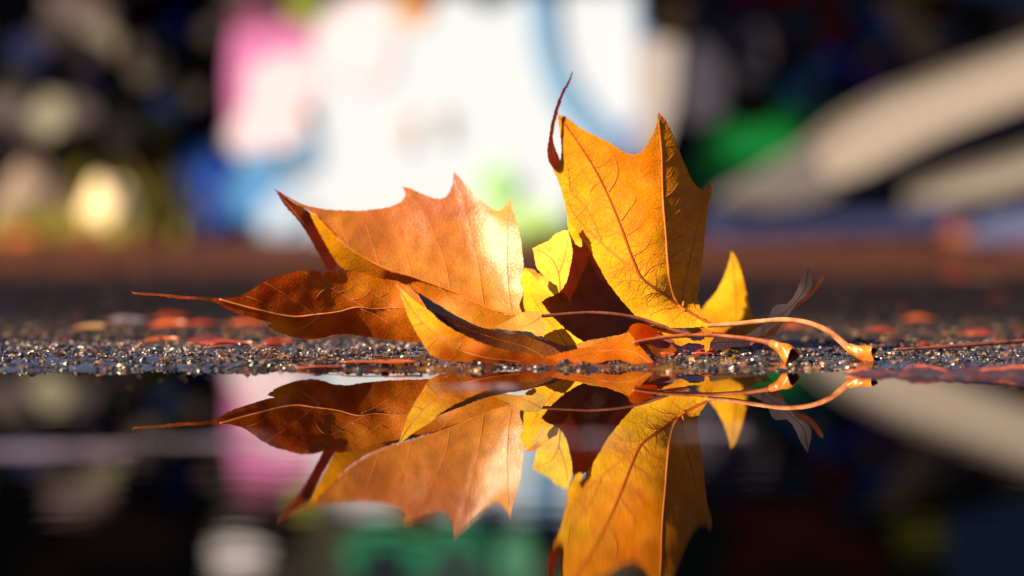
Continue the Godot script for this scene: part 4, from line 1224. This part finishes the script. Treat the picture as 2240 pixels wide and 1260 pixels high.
	blade(gap, "torn_flap", GAP_FLAP_EDGE, GAP_FLAP_DEPTH, GAP_FLAP_TONE, [], M.yellow, M.vein_brown, 0.6, false, 0.2)
	var dusk := thing("plane_leaf", "shaded part of the pale yellow leaf, shade painted dark brown, beside the tall leaf", "leaf", Vector3(0.03, 0.006, -0.015), "large fallen leaves")
	blade(dusk, "blade", DUSK_EDGE, DUSK_DEPTH, DUSK_SHADE_TONE, DUSK_VEINS, M.dull, M.vein_dark, 1.1, false)  # shaded part of the gap leaf, its shade put into the dark tone
	var rear := thing("plane_leaf", "plain yellow lobe pointing up behind the pale stem", "leaf", Vector3(0.08, 0.004, -0.045), "large fallen leaves")
	blade(rear, "blade", REAR_EDGE, REAR_DEPTH, REAR_TONE, REAR_VEINS, M.yellow, M.vein_yellow, 1.2, false)
	var grey := thing("curled_leaf", "thin grey purple leaf curled into two points behind the pale stem", "leaf", Vector3(0.09, 0.004, -0.004), "large fallen leaves")
	blade(grey, "blade", GREY_EDGE, GREY_DEPTH, GREY_TONE, GREY_VEINS, M.grey, M.vein_dark, 0.9, false, 0.15)
	blade(grey, "brown_half", GREY_BACK_EDGE, GREY_BACK_DEPTH, GREY_BACK_TONE, [], M.grey, M.vein_dark, 0.9, false, 0.15)
	var scrap := thing("leaf_scrap", "torn yellow scrap between the two stems", "leaf", Vector3(0.06, 0.008, 0.014))
	blade(scrap, "blade", SCRAP_EDGE, SCRAP_DEPTH, SCRAP_TONE, [], M.amber, M.vein_brown, 0.7, false, 0.3)
	var strip := thing("leaf_scrap", "thin torn orange strip hanging under the foot of the tall leaf", "leaf", Vector3(0.068, 0.008, 0.022))
	blade(strip, "blade", STRIP_EDGE, STRIP_DEPTH, STRIP_TONE, [], M.amber, M.vein_brown, 0.6, false, 0.3)
	var crumple := thing("leaf_scrap", "crumpled dark red scrap right of the low leaf's orange lobe", "leaf", Vector3(0.048, 0.004, 0.026))
	blade(crumple, "blade", CRUMPLE_EDGE, CRUMPLE_DEPTH, CRUMPLE_TONE, CRUMPLE_VEINS, M.amber, M.vein_dark, 0.7, false, 1.6)
	var under := thing("plane_leaf", "dark brown leaf lying in shade under the stems", "leaf", Vector3(0.07, 0.004, 0.0), "large fallen leaves")
	blade(under, "blade", SHADOW_LEAF_EDGE, SHADOW_LEAF_DEPTH, SHADOW_LEAF_TONE, SHADOW_LEAF_VEINS, M.soaked, M.vein_dark, 1.2, false, 1.0)

	# ------------------------------------------------ small leaves on the ground
	for k in [
		["red leaflet with orange tip, leftmost of the overlapping row near the water", -133.0, -60.0, 17.0, 6.5, 0.1, 0.25, 1.2, 0.6, "orange_leaf"],
		["long pinkish red leaflet in the middle of the row near the water", -106.0, -32.0, 28.0, 8.0, -0.06, 0.2, 1.0, 0.5, "red_leaf"],
		["plum leaflet arched behind the long pinkish one", -118.0, -66.0, 18.0, 8.0, 0.35, 0.3, 0.6, 1.6, "plum_leaf"],
		["nearly black leaflet in front of the long pinkish one", -103.0, -12.0, 15.0, 6.0, 0.0, 0.35, 0.4, 0.9, "black_leaf"],
		["black curled leaflet right of the first black one", -86.0, -14.0, 13.0, 5.0, 0.15, 0.3, 0.4, 0.8, "black_leaf"],
		["bright red leaflet at the right end of the row, propped on edge", -88.0, -46.0, 15.0, 8.0, 0.35, 0.45, 0.8, 0.8, "red_leaf"],
		["orange leaflet with a grey wet face, further back on the left", -150.0, -190.0, 20.0, 9.0, -0.1, 0.3, 1.2, 0.8, "orange_leaf"],
		["dark red leaflet beside the orange one further back", -136.0, -184.0, 22.0, 8.0, 0.05, 0.2, 0.8, 1.4, "red_leaf"],
		["blurred red leaflet furthest back on the left", -160.0, -262.0, 20.0, 9.0, 0.4, 0.4, 1.0, 1.2, "red_leaf"],
		["orange leaflet under the tip of the long russet leaf", -118.0, -205.0, 24.0, 9.0, 0.1, 0.3, 0.6, 1.0, "orange_leaf"],
		["black arched leaflet under the little lobe of the russet leaf", -102.0, -120.0, 14.0, 9.0, 0.0, 0.2, 0.3, 3.0, "black_leaf"],
		["thin tan leaflet below the russet leaf", -84.0, -104.0, 20.0, 5.0, 0.05, 0.15, 0.3, 0.6, "tan_leaf"],
		["dark flat leaflet below the middle of the russet leaf", -68.0, -110.0, 14.0, 6.0, 0.0, 0.15, 0.3, 0.6, "black_leaf"],
		["tan leaflet alone on the asphalt at far left", -180.0, -168.0, 16.0, 7.0, 0.2, 0.3, 0.4, 0.6, "tan_leaf"],
		["lilac wet leaflet at the back left", -176.0, -236.0, 20.0, 10.0, 0.3, 0.35, 0.4, 0.8, "lilac_leaf"],
		["orange leaflet furthest back on the right", 188.0, -250.0, 19.0, 10.0, 0.1, 0.25, 0.5, 2.2, "orange_leaf"],
		["red arched leaflet right of the pale stem's foot", 152.0, -132.0, 17.0, 8.0, 0.05, 0.25, 0.3, 1.9, "red_leaf"],
		["pink wet leaflet near the right edge", 188.0, -118.0, 17.0, 9.0, -0.2, 0.3, 0.4, 1.6, "red_leaf"],
		["orange pink leaflet behind the pale stem", 124.0, -186.0, 18.0, 10.0, 0.4, 0.4, 0.6, 1.4, "orange_leaf"],
		["small rust leaflet left of the dark twig", 151.0, -30.0, 7.0, 5.0, 0.5, 0.5, 0.4, 0.8, "red_leaf"],
		["orange leaflet lying at the waterline below the yellow pointed lobe", -42.0, 56.0, 30.0, 8.0, 0.04, 0.1, 0.3, 0.3, "orange_leaf"],
		["brown leaflet at the waterline left of the orange one", -62.0, 62.0, 18.0, 6.0, -0.05, 0.1, 0.2, 0.4, "plum_leaf"],
		["small orange scrap on the wet stones right of the orange lobe", 52.0, 30.0, 8.0, 5.0, 0.3, 0.4, 0.4, 0.5, "orange_leaf"],
		["rust scrap in the shade below the two stems", 66.0, 22.0, 10.0, 6.0, -0.3, 0.4, 0.4, 0.7, "red_leaf"],
	]:
		var x: float = k[1]
		var z: float = k[2]
		leaflet(k[0], Vector3(x, maxf(ground_height(x, z), 0.0) + 0.5, z) * 0.001, k[3] * 0.85, k[4] * 0.8, k[5], k[6], k[7], k[8] * 0.6, M[k[9]])
	var soak := thing("soaked_leaf", "lumpy purple grey soaked leaf at the water's edge on the right", "leaf", Vector3(0.158, 0.0, 0.088))
	var ws := SurfaceTool.new()
	ws.begin(Mesh.PRIMITIVE_TRIANGLES)
	ws.set_smooth_group(0)
	for i in 141:
		for j in 41:
			var u := i / 140.0
			var v := j / 40.0 * 2.0 - 1.0
			var half := 19.0 * lerpf(0.3, 1.0, smoothstep(0.0, 0.55, u)) * pow(maxf(0.0, sin(PI * pow(u, 0.8))), 0.5) * (1.0 + 0.3 * bump.get_noise_1d(u * 60.0))
			var x := -57.0 + u * 120.0
			var z := v * half + 14.0 * u - 8.0
			var y := (1.7 + 2.2 * bump.get_noise_2d(x * 0.25, z * 0.5) + 0.8 * bump.get_noise_2d(x * 0.6 + 9.0, z * 1.6)) * pow(1.0 - v * v, 0.5) * smoothstep(0.0, 0.12, u) - 0.4
			ws.set_uv(Vector2(x, z) / 30.0)
			ws.set_color(Color(0.05, 0.035, 0.055).lerp(Color(0.15, 0.035, 0.03), smoothstep(0.0, 0.6, bump.get_noise_2d(x * 0.35 + 70.0, z * 1.1))))
			ws.add_vertex(Vector3(x, y, z) * 0.001)
	for i in 140:
		for j in 40:
			var a := i * 41 + j
			for q in [a, a + 41, a + 1, a + 1, a + 41, a + 42]:
				ws.add_index(q)
	ws.generate_normals()
	part("blade", ws.commit(), M.slick, soak)
	var rib := SurfaceTool.new()
	rib.begin(Mesh.PRIMITIVE_TRIANGLES)
	var rib_line := PackedVector3Array()
	var rib_width := PackedFloat32Array()
	for i in 40:
		var u := 0.04 + 0.92 * i / 39.0
		var x := -57.0 + u * 120.0
		var z := 14.0 * u - 8.0
		rib_line.append(Vector3(x, (1.7 + 2.2 * bump.get_noise_2d(x * 0.25, z * 0.5) + 0.8 * bump.get_noise_2d(x * 0.6 + 9.0, z * 1.6)) * smoothstep(0.0, 0.12, u) - 0.3, z) * 0.001)
		rib_width.append(0.0006)
	tube(rib, rib_line, rib_width, 6, true)
	rib.generate_normals()
	part("midrib", rib.commit(), M.vein_red, soak)
	var twig := thing("twig", "thin dark twig lying across the right edge above the soaked leaf", "twig", Vector3(0.15, 0.005, 0.0))
	stalk(twig, "stick", [134.0, 3.6, 6.0, 0.5, 150.0, 4.4, 4.0, 0.7, 170.0, 5.6, 0.0, 0.8, 200.0, 7.0, -8.0, 0.8, 240.0, 8.0, -14.0, 0.7], M.stem_dark)
	film_leaf("lilac leaf scrap floating near the lens at the left edge", Vector3(-0.1, 0.0002, 0.325), 44.0, 16.0, 0.05, M.lilac_leaf, 3)
	film_leaf("lilac pink leaf scrap floating right of the one at the left edge", Vector3(-0.066, 0.0002, 0.31), 30.0, 7.0, -0.05, M.lilac_leaf, 6)
	film_leaf("thin lilac scrap floating in the middle of the puddle", Vector3(0.016, 0.0002, 0.3), 18.0, 3.0, 0.0, M.lilac_leaf, 9)
	film_leaf("thin lilac scrap floating under the reflection of the tall leaf", Vector3(0.045, 0.0002, 0.285), 18.0, 3.0, 0.0, M.lilac_leaf, 12)
	film_leaf("lilac scrap floating just below the front leaf", Vector3(-0.01, 0.0002, 0.14), 26.0, 5.0, 0.0, M.lilac_leaf, 15)
	drop("clear drop hanging left under the pointed lobe", Vector3(-0.0215, 0.0026, 0.06), 0.0006)
	drop("clear drop hanging right under the pointed lobe", Vector3(-0.0131, 0.0012, 0.064), 0.0006)
	drop("clear drop above the right-hand one", Vector3(-0.0131, 0.0028, 0.062), 0.0004)

	rng.seed = 77
	var specks := SurfaceTool.new()
	specks.begin(Mesh.PRIMITIVE_TRIANGLES)
	var speck := pebble_mesh(5)
	for i in 130:
		var s := rng.randf_range(0.0001, 0.0004)
		var z := 0.07 + 0.28 * pow(rng.randf(), 2.0)
		specks.append_from(speck, 0, Transform3D(Basis(Vector3.UP, rng.randf() * TAU).scaled(Vector3(s * 1.6, s * 0.5, s)), Vector3(rng.randf_range(-0.15, 0.15), 0.0, z)))
	var floating := part("floating_grit", specks.commit(), plain(Color(0.22, 0.14, 0.08), 0.7))
	floating.set_meta("kind", "stuff")
	# ------------------------------------------------ gravel set in the asphalt
	var grit := StandardMaterial3D.new()
	grit.vertex_color_use_as_albedo = true
	grit.roughness = 0.34
	grit.metallic_specular = 0.65
	var colors := [Color(0.05, 0.05, 0.07), Color(0.03, 0.034, 0.05), Color(0.3, 0.15, 0.06), Color(0.4, 0.24, 0.1), Color(0.1, 0.05, 0.03), Color(0.03, 0.032, 0.045), Color(0.26, 0.22, 0.2), Color(0.2, 0.06, 0.03), Color(0.025, 0.026, 0.036), Color(0.04, 0.04, 0.05)]
	var dull := grit.duplicate()
	dull.roughness = 0.5
	dull.metallic_specular = 0.25
	scatter("gravel", 14000, Vector2(-200, -60), Vector2(200, 20), Vector2(0.25, 1.7), colors, grit, 17)
	scatter("shore_gravel", 3600, Vector2(-190, 15), Vector2(190, 72), Vector2(0.25, 1.9), colors, grit, 19)
	scatter("gravel", 26000, Vector2(-240, -420), Vector2(250, -50), Vector2(0.3, 1.9), colors, dull, 18)
	var crumbs := [Color(0.36, 0.06, 0.02), Color(0.5, 0.13, 0.02), Color(0.2, 0.03, 0.015), Color(0.1, 0.03, 0.015), Color(0.03, 0.012, 0.01), Color(0.3, 0.16, 0.05)]
	scatter("leaf_crumbs", 420, Vector2(-230, -420), Vector2(250, 40), Vector2(0.9, 3.4), crumbs, dull, 41, 0.16)
	scatter("leaf_crumbs", 700, Vector2(-900, -2600), Vector2(900, -400), Vector2(3.0, 14.0), crumbs, dull, 43, 0.16)
	scatter("coarse_gravel", 7000, Vector2(-420, -1500), Vector2(420, -300), Vector2(0.8, 3.0), colors, dull, 23)
